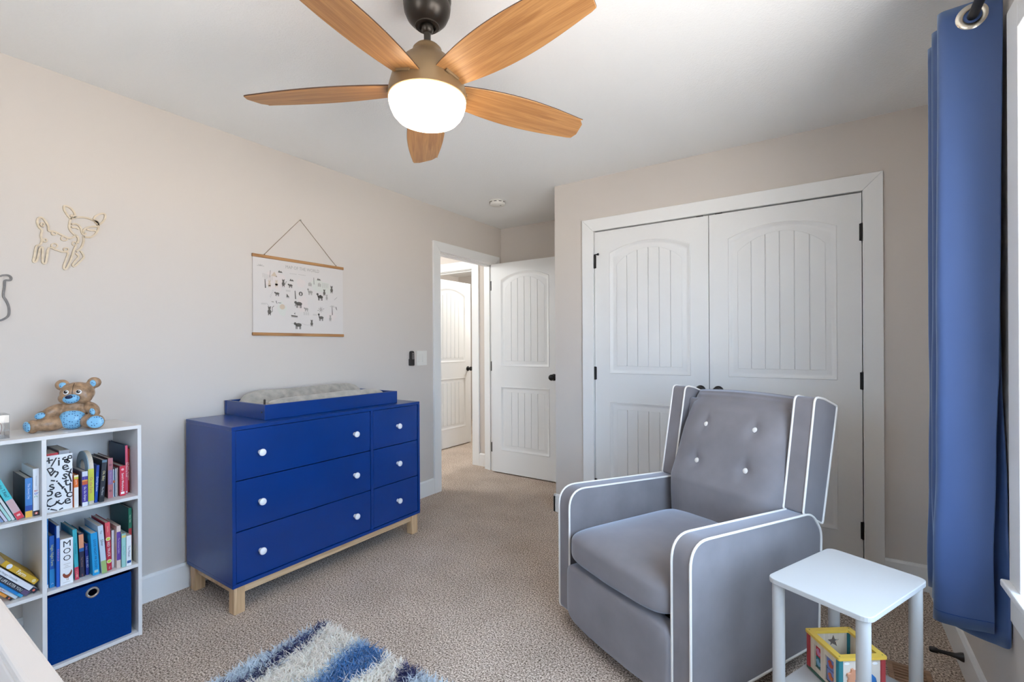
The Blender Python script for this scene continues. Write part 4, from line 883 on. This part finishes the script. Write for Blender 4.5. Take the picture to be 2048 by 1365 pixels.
SPOTS = [[[0.59,1.733],[0.589,1.729],[0.586,1.725],[0.582,1.724],[0.579,1.724],[0.576,1.726],[0.575,1.73],[0.576,1.734],[0.579,1.737],[0.583,1.739],[0.586,1.739],[0.589,1.736]],[[0.626,1.717],[0.624,1.712],[0.621,1.708],[0.615,1.706],[0.61,1.706],[0.606,1.708],[0.605,1.713],[0.606,1.718],[0.61,1.722],[0.615,1.724],[0.621,1.724],[0.625,1.721]],[[0.655,1.7],[0.654,1.696],[0.651,1.693],[0.648,1.691],[0.644,1.691],[0.642,1.694],[0.641,1.697],[0.642,1.701],[0.644,1.705],[0.648,1.706],[0.651,1.706],[0.654,1.704]],[[0.593,1.68],[0.591,1.675],[0.588,1.671],[0.583,1.669],[0.579,1.67],[0.575,1.673],[0.574,1.677],[0.575,1.682],[0.579,1.686],[0.583,1.688],[0.588,1.687],[0.591,1.685]],[[0.628,1.67],[0.627,1.666],[0.625,1.663],[0.621,1.661],[0.617,1.661],[0.614,1.664],[0.613,1.667],[0.614,1.671],[0.617,1.674],[0.621,1.675],[0.625,1.675],[0.627,1.673]],[[0.56,1.697],[0.559,1.693],[0.557,1.69],[0.554,1.689],[0.551,1.689],[0.549,1.691],[0.549,1.695],[0.549,1.698],[0.551,1.701],[0.554,1.703],[0.557,1.702],[0.559,1.7]],[[0.552,1.762],[0.551,1.759],[0.549,1.755],[0.546,1.754],[0.544,1.754],[0.542,1.757],[0.541,1.76],[0.542,1.764],[0.544,1.767],[0.546,1.769],[0.549,1.768],[0.551,1.766]]]
HORN = [[0.413,1.526],[0.429,1.531],[0.442,1.534],[0.451,1.53],[0.454,1.522],[0.45,1.514],[0.437,1.511],[0.435,1.485],[0.432,1.449],[0.439,1.433],[0.446,1.41],[0.448,1.386],[0.445,1.369],[0.435,1.357],[0.422,1.349],[0.406,1.346]]
MAP = {"title":[1.73,1.732],"palmL":[1.466,1.709],"palmL2":[1.497,1.675],"trees":[1.519,1.672],"teepee":[1.549,1.673],"mtn":[1.586,1.696],"feather":[1.496,1.614],"cow":[1.519,1.616],"bear":[1.562,1.621],"raccoon":[1.605,1.629],"hut":[1.659,1.653],"plane":[1.652,1.617],"fox":[1.567,1.559],"sail":[1.633,1.553],"trunk":[1.685,1.563],"badge":[1.719,1.573],"elephant":[1.707,1.506],"mtn2":[1.847,1.679],"pole":[1.812,1.664],"castle":[1.783,1.642],"house":[1.85,1.646],"deer":[1.786,1.588],"panda":[1.886,1.597],"babush":[1.941,1.622],"camel":[1.857,1.562],"tiger":[1.904,1.566],"lion":[1.758,1.478],"sun":[1.86,1.482],"kang":[1.863,1.427],"palmR":[1.947,1.477],"parrot":[1.976,1.496],"koala":[1.93,1.43],"monkey":[1.518,1.455],"toucan":[1.561,1.508],"boat":[1.677,1.433],"penguin":[1.794,1.392],"seal":[1.703,1.373],"na":[1.555,1.635],"sa":[1.594,1.471],"af":[1.734,1.511],"asia":[1.868,1.631],"aus":[1.941,1.44],"t1":[1.728,1.692],"t2":[1.636,1.586],"t3":[1.483,1.496],"t4":[1.817,1.448],"t5":[1.669,1.691],"grn":[1.721,1.641],"branch":[1.965,1.551]}

# ================================================================== teddy bear figurine on the shelf
br = tag(empty('teddy_bear_figurine', (.165, .606, SZ + .0005), (0, 0, -.36)), 'brown ceramic teddy bear figurine with blue dotted paws and belly', 'figurine')
def rotm(v):  # matrix turning +z to v
    return Vector((0, 0, 1)).rotation_difference(Vector(v).normalized()).to_matrix()
def limb(mb, a, b, r):
    a = Vector(a); b = Vector(b); L = (b - a).length; mb.ellipsoid((a + b) / 2, (r, r, L / 2 + r * .6), 20, 14, rotm(b - a))
bm_ = MB()
bm_.ellipsoid((0, 0, .052), (.043, .046, .056))                     # body
bm_.ellipsoid((-.002, .001, .085), (.034, .038, .038))
bm_.ellipsoid((.004, .012, .146), (.046, .056, .046))               # head
bm_.ellipsoid((.022, -.012, .128), (.030, .034, .026)); bm_.ellipsoid((.020, .036, .130), (.026, .026, .026))  # cheeks
bm_.ellipsoid((-.006, -.036, .181), (.012, .023, .023)); bm_.ellipsoid((-.006, .063, .186), (.012, .024, .024))  # ears
limb(bm_, (.015, -.030, .030), (.052, -.102, .029), .029)           # legs
limb(bm_, (.02, .040, .030), (.070, .070, .030), .030)
bm_.ellipsoid((.058, -.112, .026), (.020, .020, .027)); bm_.ellipsoid((.080, .076, .030), (.018, .030, .030))
limb(bm_, (.002, -.036, .092), (.030, -.084, .066), .022)           # arms
limb(bm_, (.002, .042, .094), (.036, .072, .068), .022)
bm_.ellipsoid((.036, -.088, .064), (.019, .020, .019)); bm_.ellipsoid((.046, .070, .066), (.018, .018, .020))
bm_.v = [(p[0], p[1], max(p[2], 0)) for p in bm_.v]
bo = bm_.build('body', M['bearfur'], br, smooth=True, ang=180, weld=False)
rm = bo.modifiers.new('remesh', 'REMESH'); rm.mode = 'VOXEL'; rm.voxel_size = .0032; rm.use_smooth_shade = True
sm2 = bo.modifiers.new('smooth', 'SMOOTH'); sm2.factor = .5; sm2.iterations = 4
def pat(name, c, r, nrm, m): MB().ellipsoid(c, r, 24, 12, rotm(nrm)).build(name, m, br, smooth=True, ang=180)
pat('belly_patch', (.020, -.001, .042), (.042, .043, .036), (1, .0, .12), M['bearblue'])
pat('paw_pad', (.072, -.126, .028), (.024, .017, .007), (.55, -.8, .1), M['bearblue'])
pat('paw_pad', (.097, .077, .031), (.025, .027, .006), (1, .05, .12), M['bearblue'])
pat('paw_pad', (.054, -.092, .066), (.013, .017, .006), (.9, -.3, .25), M['bearblue'])
pat('paw_pad', (.062, .064, .070), (.015, .009, .005), (.9, -.3, .2), M['bearblue'])
pat('muzzle', (.046, -.002, .126), (.019, .027, .016), (1, -.12, .05), M['bearblue'])
pat('ear_lining', (.004, -.033, .180), (.012, .012, .004), (1, .1, .0), M['bearblue']); pat('ear_lining', (.004, .060, .184), (.014, .010, .004), (1, -.1, .0), M['bearblue'])
pat('nose', (.061, -.007, .135), (.0075, .012, .006), (1, -.12, .35), M['nose'])
for yy in (-.018, .021):
    ex_ = .004 + .046 * math.sqrt(max(0, 1 - ((yy - .012) / .056) ** 2 - (.007 / .046) ** 2))
    pat('eye', (ex_ - .0005, yy, .153), (.0095, .0095, .0042), (1, (yy - .008) * 9, .1), M['eyew'])
    pat('pupil', (ex_ + .0022, yy - .001, .1545), (.0066, .0064, .0030), (1, (yy - .008) * 9, .1), M['eyed'])
    pat('glint', (ex_ + .0052, yy + .0012, .1572), (.0016, .0016, .0008), (1, (yy - .008) * 9, .1), M['eyew'])
MB().tube(catmull([(.050, .001, .146), (.052, .003, .162), (.046, .004, .176), (.032, .006, .188)], 5), .0009, 6).build('seam', M['eyed'], br, smooth=True)

# display cube with a baseball, cut by the left edge of the photo
dc = tag(empty('display_cube', (.155, .3215, SZ + .0005)), 'clear acrylic display cube at the left end of the shelf top', 'display case')
s_ = .0875
for f in ((0, s_, 0, s_, 0, .002), (0, s_, 0, s_, s_ - .002, s_), (0, .002, 0, s_, .002, s_ - .002), (s_ - .002, s_, 0, s_, .002, s_ - .002), (.002, s_ - .002, 0, .002, .002, s_ - .002), (.002, s_ - .002, s_ - .002, s_, .002, s_ - .002)):
    MB().box(*f).build('acrylic_side', M['acr'], dc)
e_ = .0012
eb = MB()
for a in (0, s_ - e_):
    for b in (0, s_ - e_): eb.box(a, a + e_, b, b + e_, 0, s_).box(0, s_, a, a + e_, b, b + e_).box(a, a + e_, 0, s_, b, b + e_)
eb.build('acrylic_edges', M['acre'], dc)
bb_ = tag(empty('baseball', (.155 + s_ / 2, .3215 + s_ / 2, SZ + .0025 + .0375)), 'white baseball inside the clear display cube', 'ball')
MB().ellipsoid((0, 0, 0), (.0368, .0368, .0368), 32, 20).build('leather_cover', M['ball'], bb_, smooth=True)
sv = []
for k in range(96):
    t = 2 * PI * k / 96; A_ = .45 * PI; p = Vector((math.cos(t) * math.cos(.44 * math.sin(2 * t) + 0), math.sin(t), 0))
    lat = .95 * math.cos(2 * t); lon = t + .25 * math.sin(4 * t)
    sv.append(Vector((math.cos(lat) * math.cos(lon), math.cos(lat) * math.sin(lon), math.sin(lat))).normalized() * .0371)
MB().tube(sv, .0008, 5, closed=True).build('stitching', M['stitch'], bb_)

# ================================================================== wall pieces
dcr = tag(empty('deer_wall_cutout', (0, 0, 0)), 'natural wood outline cutout of a fawn on the left wall', 'wall decor')
mbd = MB()
for l in DEER: mbd.ribbon(catmull(l, 4), .0068, .0005, .0085)
tag(mbd.build('outline', M['ply'], dcr, weld=False), 'pale plywood outline')
for l in SPOTS: MB().ribbon(catmull(l, 2, True), .0048, .0005, .0065, closed=True).build('spot_ring', M['ply'], dcr)
hz = tag(empty('bear_wall_cutout', (0, 0, 0)), 'grey outline cutout on the wall cut off by the left edge', 'wall decor')
full = HORN + [(2 * .372 - p[0], p[1]) for p in HORN[::-1]]
MB().ribbon(catmull(full, 4, True), .0072, .0005, .0065, closed=True).build('outline', M['plyg'], hz, weld=False)

# world map poster
mp_ = tag(empty('map_poster', (0, 1.725, 1.55)), 'nursery world map poster hung from wooden rails on a cord', 'poster')
def MP(y, z): return (y - 1.725, z - 1.55)
PY0, PY1, PZ0, PZ1 = -.306, .306, -.232, .232
MB().box(.006, .0068, PY0 + .002, PY1 - .002, PZ0, PZ1 - .004).build('sheet', M['paper'], mp_)
for z in (PZ1 - .010, PZ0 - .004): MB().box(.001, .013, PY0 - .002, PY1 + .002, z - .008, z + .010).build('rail', M['dowel'], mp_, bevel=.002)
apex = (.006, -.008, .489)
MB().tube([(.012, -.238, PZ1 - .002), (.010, -.236, PZ1 + .004), apex, (.010, .246, PZ1 + .004), (.012, .247, PZ1 - .002)], .0017, 6).build('cord', M['jute'], mp_, smooth=True)
MB().lathe([(0, 0), (.0018, 0), (.0018, .012), (.004, .012), (.004, .014), (0, .014)], 10, (.0, apex[1], apex[2] - .003), axis='x').build('nail', M['chrome'], mp_)
for y in (-.238, .247): MB().ellipsoid((.013, y, PZ1 + .002), (.003, .004, .004), 10, 6).build('knot', M['jute'], mp_)
PX0, PX1 = .0068, .0071
def pr(mb, pts): mb.prism([(p[0], p[1]) for p in pts], 'x', PX0, PX1)
def ell(mb, c, rx, rz, n=14, rot=0): pr(mb, [(c[0] + rx * math.cos(2 * PI * k / n) * math.cos(rot) - rz * math.sin(2 * PI * k / n) * math.sin(rot), c[1] + rx * math.cos(2 * PI * k / n) * math.sin(rot) + rz * math.sin(2 * PI * k / n) * math.cos(rot)) for k in range(n)])
def at_(k, dy=0, dz=0): a = MP(*MAP[k]); return (a[0] + dy, a[1] + dz)
def poly(mb, k, pts, s=1): a = at_(k); pr(mb, [(a[0] + p[0] * s, a[1] + p[1] * s) for p in pts])
def line(mb, a, b, w=.0012):
    a = Vector(a); b = Vector(b); t = (b - a).normalized(); m = Vector((-t.y, t.x)) * w / 2; pr(mb, [a + m, b + m, b - m, a - m])
ik, il, ib, ig, ip = MB(), MB(), MB(), 0, 0
# pale land masses
def land(mb, k, rx, rz, seed):
    rr = random.Random(seed); a = at_(k); n = 18; pts = []
    for j in range(n):
        q = 1 + rr.uniform(-.28, .22); pts.append((a[0] + rx * q * math.cos(2 * PI * j / n), a[1] + rz * q * math.sin(2 * PI * j / n)))
    MB().prism(pts, 'x', .0068, .00692).build('land_print', M[mb], mp_)
for a_ in (('inkp', 'na', .062, .060, 1), ('inkg', 'sa', .028, .042, 2), ('inkp', 'af', .036, .052, 3), ('inkg', 'asia', .080, .045, 4), ('inkp', 'aus', .034, .028, 5), ('inkp', 'grn', .030, .028, 6)): land(*a_)
_sa = at_('sa'); MB().prism([(_sa[0] + .004 + .017 * math.cos(k * PI / 7), _sa[1] + .012 + .016 * math.sin(k * PI / 7)) for k in range(14)], 'x', .0068, .00698).build('land_print', M['inkb'], mp_)
# animals and things
def beast(k, s=1, mb=None, neck=0):
    mb = mb or ik; a = at_(k); s *= 1.18
    ell(mb, (a[0], a[1] + .002 * s), .012 * s, .0065 * s)
    for dx in (-.009, -.005, .004, .008): line(mb, (a[0] + dx * s, a[1]), (a[0] + dx * s, a[1] - .013 * s), .0026 * s)
    ell(mb, (a[0] - .013 * s, a[1] + (.006 + neck) * s), .005 * s, .0048 * s)
    if neck: line(mb, (a[0] - .010 * s, a[1]), (a[0] - .013 * s, a[1] + (.006 + neck) * s), .004 * s)
def upright(k, s=1, mb=None, c=None):
    mb = mb or ik; a = at_(k); s *= 1.18
    ell(mb, (a[0], a[1] + .010 * s), .0055 * s, .0055 * s); ell(mb, (a[0], a[1] - .004 * s), .0075 * s, .010 * s)
    for dx in (-.004, .004): line(mb, (a[0] + dx * s, a[1] - .010 * s), (a[0] + dx * s, a[1] - .019 * s), .0028 * s); line(mb, (a[0] + dx * s, a[1] + .013 * s), (a[0] + dx * 1.3 * s, a[1] + .018 * s), .0028 * s)
beast('elephant', 1.5); a = at_('elephant'); line(ik, (a[0] - .021, a[1] + .006), (a[0] - .026, a[1] - .014), .004)
beast('camel', 1.35, neck=.006); a = at_('camel'); ell(ik, (a[0], a[1] + .010), .006, .006)
beast('deer', 1.1, il, neck=.008); beast('plane', .9); beast('fox', .9)
beast('seal', 1.5); beast('lion', .9, il); beast('kang', 1.2, neck=.01)
upright('raccoon', 1.1); upright('bear', 1.0, ib); upright('cow', 1.0, ib); upright('panda', 1.0); upright('babush', 1.15); upright('koala', 1.0, il); upright('penguin', 1.0); upright('monkey', 1.25); upright('tiger', .9, il)
a = at_('bear'); ell(ik, (a[0], a[1] - .006), .009, .006); a = at_('cow'); ell(ik, (a[0], a[1] - .012), .008, .003)
a = at_('raccoon'); [line(ik, (a[0] + .010 + .002 * k, a[1] - .006 + .005 * k), (a[0] + .015 + .002 * k, a[1] - .004 + .005 * k), .0026) for k in range(4)]
for k in ('mtn', 'mtn2', 'hut'): poly(ik, k, [(-.013, -.006), (-.006, .007), (-.001, -.001), (.004, .004), (.013, -.006)], 1.15)
poly(ik, 'sail', [(-.008, -.008), (-.006, .012), (.010, -.008)], 1.1); a = at_('sail'); line(ik, (a[0] - .011, a[1] - .013), (a[0] + .011, a[1] - .014), .0012)
poly(ik, 'boat', [(-.026, .004), (.024, -.001), (.021, -.009), (-.022, -.007)], .9); a = at_('boat'); line(ik, (a[0] + .003, a[1]), (a[0] + .003, a[1] + .020), .001); pr(ik, [(a[0] + .004, a[1] + .010), (a[0] + .004, a[1] + .021), (a[0] - .004, a[1] + .012)]); line(ik, (a[0] - .022, a[1] - .010), (a[0] + .022, a[1] - .012), .0012)
a = at_('badge'); n_ = 22; ring = [(a[0] + .0135 * math.cos(2 * PI * k / n_), a[1] + .0135 * math.sin(2 * PI * k / n_)) for k in range(n_)]; hol = [(a[0] + .0045 * math.cos(2 * PI * k / 10), a[1] + .009 * math.sin(2 * PI * k / 10) - .001) for k in range(10)]
ik.prism(ring, 'x', PX0, PX1, holes=[hol])
a = at_('sun'); ik.prism([(a[0] + .008 * math.cos(2 * PI * k / 16), a[1] + .008 * math.sin(2 * PI * k / 16)) for k in range(16)], 'x', PX0, PX1, holes=[[(a[0] + .005 * math.cos(2 * PI * k / 12), a[1] + .005 * math.sin(2 * PI * k / 12)) for k in range(12)]])
for k in range(8):
    q = k * PI / 4 + .3; r1 = .018 if k % 4 else .026; line(ik, (a[0] + .011 * math.cos(q), a[1] + .011 * math.sin(q)), (a[0] + r1 * math.cos(q), a[1] + r1 * math.sin(q)), .002)
for k, (dz, hgt, w) in {'trunk': (0, .026, .0048), 'feather': (0, .026, .0042), 'palmR': (0, .026, .0036), 'pole': (0, .022, .0022)}.items():
    a = at_(k); pr(ik, [(a[0] - w, a[1] - hgt), (a[0] + w * .6, a[1] - hgt), (a[0] - w * .4, a[1] + hgt), (a[0] - w * 1.4, a[1] + hgt)])
for k in ('palmL', 'palmR'):
    a = at_(k); mbx = il
    for dx, dz in ((-.02, .006), (-.012, .014), (.012, .014), (.022, .006), (.0, .016)): line(mbx, (a[0] - .002, a[1] + (.006 if k == 'palmL' else .028)), (a[0] + dx, a[1] + dz + (.0 if k == 'palmL' else .024)), .0024)
for j in range(7): a = at_('palmL2', -.016 + .009 * j, -.002 * j); line(il, a, (a[0], a[1] - .026 - .004 * (j % 3)), .0016)
a = at_('trees'); line(ik, (a[0] + .006, a[1] + .024), (a[0] + .002, a[1] - .018), .002)
poly(ib, 'teepee', [(-.018, -.008), (0, .016), (.016, -.010)], 1.1); a = at_('teepee'); pr(ik, [(a[0] + .006, a[1] - .011), (a[0] + .014, a[1] - .006), (a[0] + .017, a[1] - .013)])
for k in ('castle', 'house'):
    a = at_(k)
    for dx, dz, hgt in ((-.008, 0, .018), (0, .006, .022), (.008, 0, .016)): pr(il, [(a[0] + dx - .003, a[1] - .014), (a[0] + dx + .003, a[1] - .014), (a[0] + dx + .003, a[1] - .014 + hgt), (a[0] + dx, a[1] - .009 + hgt), (a[0] + dx - .003, a[1] - .014 + hgt)])
for j in range(6): a = at_('lion', -.020 + .007 * j, -.018); line(il, a, (a[0] + .001, a[1] - .020), .0014)
for j in range(7): a = at_('house', .022 + .007 * j, .012); line(il, a, (a[0], a[1] - .034 + .003 * (j % 2)), .0014)
for k in ('parrot', 'toucan'): poly(ik, k, [(-.004, .014), (.001, .012), (.003, 0), (.009, -.012), (.003, -.010), (-.004, .002)], .9 if k == 'parrot' else .7)
a = at_('toucan'); line(ik, (a[0] - .030, a[1] + .002), (a[0] - .016, a[1]), .003); line(ik, (a[0] + .010, a[1] - .002), (a[0] + .030, a[1] - .002), .003)
a = at_('monkey'); MBt = catmull([(a[0] + .006, a[1] - .006), (a[0] + .018, a[1] - .004), (a[0] + .018, a[1] + .018), (a[0] + .028, a[1] + .030)], 5); ik.ribbon(MBt, .0028, PX0, PX1)
il.ribbon(catmull([(a[0] - .018, a[1] + .044), (a[0], a[1] + .026), (a[0] + .018, a[1] + .022)], 5), .0016, PX0, PX1)
for k, w in (('t1', .024), ('t2', .014), ('t3', .014), ('t4', .014), ('t5', .022)):
    a = at_(k)
    for j in range(2 if k != 't1' and k != 't5' else 1):
        for i in range(5): il.box(PX0, PX1, a[0] - w + i * w * .42, a[0] - w + i * w * .42 + w * .3, a[1] - .006 * j, a[1] - .006 * j + .0022)
il.ribbon(catmull([(-.07, -.165), (-.03, -.170), (.0, -.164), (.03, -.172), (.06, -.170)], 4), .0014, PX0, PX1)
for j in range(4): a = at_('branch', -.006 + .005 * j, .004 * j); line(il, a, (a[0] + .010, a[1] + .012), .0014)
for j in range(5): a = at_('fox', -.030 - .004 * j, .020 - .009 * j); line(il, a, (a[0] + .006, a[1] - .008), .0014)
for nm, mb, m_ in (('drawing_print', ik, 'ink'), ('faint_drawing_print', il, 'inkl'), ('beige_print', ib, 'inkb')): tag(mb.build(nm, M[m_], mp_, weld=False), kind='stuff')
tt_ = MP(*MAP['title']); MB().text('MAP OF THE WORLD', .0285, (.0072, tt_[0] + .004, tt_[1] - .003), (0, 1, 0), (0, 0, 1), fit=.228).build('title', M['inkl'], mp_, weld=False)

# switch plate and fan remote
sw = tag(empty('light_switch', (0, 2.784, 1.143)), 'white double rocker light switch plate by the doorway', 'light switch')
MB().box(0, .006, -.058, .058, -.060, .060).build('plate', M['plate'], sw, bevel=.003)
for dy in (-.023, .023): MB().prism([(.006, -.033), (.0105, -.033), (.0075, .033), (.006, .033)], 'y', dy - .0165, dy + .0165).build('rocker', M['plate'], sw, bevel=.001, seg=1) if False else MB().add([(.006, dy - .0165, -.033), (.006, dy + .0165, -.033), (.006, dy + .0165, .033), (.006, dy - .0165, .033), (.0105, dy - .0165, -.033), (.0105, dy + .0165, -.033), (.0078, dy + .0165, .033), (.0078, dy - .0165, .033)], [(3, 2, 1, 0), (4, 5, 6, 7), (0, 1, 5, 4), (1, 2, 6, 5), (2, 3, 7, 6), (3, 0, 4, 7)]).build('rocker', M['plate'], sw, bevel=.001, seg=1)
rmt = tag(empty('fan_remote', (0, 2.664, 1.143)), 'black fan remote in its wall cradle beside the switch plate', 'remote')
MB().prism(rpoly([(-.024, -.058, .008), (.024, -.058, .008), (.024, -.004, .004), (-.024, -.004, .004)], 4), 'x', 0, .020).build('cradle', M['blackp'], rmt, bevel=.002)
MB().prism(rpoly([(-.020, -.054, .006), (.020, -.054, .006), (.020, .060, .018), (-.020, .060, .018)], 6), 'x', .003, .0215).build('remote_body', M['blackp'], rmt, bevel=.003)
for k in range(4): MB().prism(rpoly([(.000, .034 - k * .0135, .002), (.008, .034 - k * .0135, .002), (.008, .043 - k * .0135, .002), (.000, .043 - k * .0135, .002)], 3), 'x', .0215, .0232).build('button', cm((206, 202, 198)), rmt)
MB().prism(rpoly([(-.013, -.004, .002), (-.006, -.004, .002), (-.006, .040, .002), (-.013, .040, .002)], 3), 'x', .0215, .0222).build('button_strip', cm((70, 68, 68)), rmt)

# smoke detector
sd = tag(empty('smoke_detector', (.512, 3.150, H)), 'round white smoke detector on the alcove ceiling', 'smoke detector')
MB().lathe([(0, 0), (.068, 0), (.068, -.006), (0, -.006)], 40).build('mount_plate', M['plate'], sd, smooth=True)
MB().lathe([(0, -.008), (.064, -.008), (.064, -.022), (.058, -.032), (.044, -.037), (0, -.038)], 40).build('housing', M['plate'], sd, smooth=True)
for k in range(10): a = 2 * PI * k / 10; MB().box(.062, .0655, -.011, .011, -.016, -.012).build('vent_slot_shade', M['dark'], sd, (0, 0, 0), (0, 0, a))  # near-black blocks, the shade inside the slots put into colour
MB().lathe([(0, -.0385), (.007, -.0385), (.007, -.037), (0, -.037)], 12, (.03, .0, 0)).build('test_button', cm((150, 148, 146)), sd)

# floor vent
fv = tag(empty('floor_vent', (2.945, 2.02, .0005)), 'brown slatted floor vent in the carpet under the curtain', 'floor vent')
MB().prism([(0, 0), (.13, 0), (.13, .31), (0, .31)], 'z', 0, .008, holes=[[(.018, .018), (.112, .018), (.112, .292), (.018, .292)]]).build('frame', M['vent'], fv, bevel=.002, seg=1)
MB().box(.018, .112, .018, .292, 0, .001).build('duct_shade_sheet', M['dark'], fv)  # flat near-black sheet, shade below the slats put into its colour
for k in range(14): MB().box(.018, .112, .022 + k * .0195, .034 + k * .0195, .002, .0068).build('slat', M['vent'], fv)

# spring door stop on the right baseboard
st = tag(empty('door_stop', (W - .0152, 2.375, .072), (0, 0, 0)), 'black door stop sticking out of the right baseboard', 'door stop')
MB().lathe([(0, 0), (.0165, 0), (.0155, -.006), (.009, -.022), (.0068, -.045), (.0068, -.074), (0, -.074)], 20, axis='x').build('stem', M['blackp'], st, smooth=True)
MB().lathe([(0, -.072), (.0095, -.072), (.0105, -.076), (.0105, -.092), (.008, -.096), (0, -.096)], 20, axis='x').build('rubber_tip', M['blackp'], st, smooth=True)
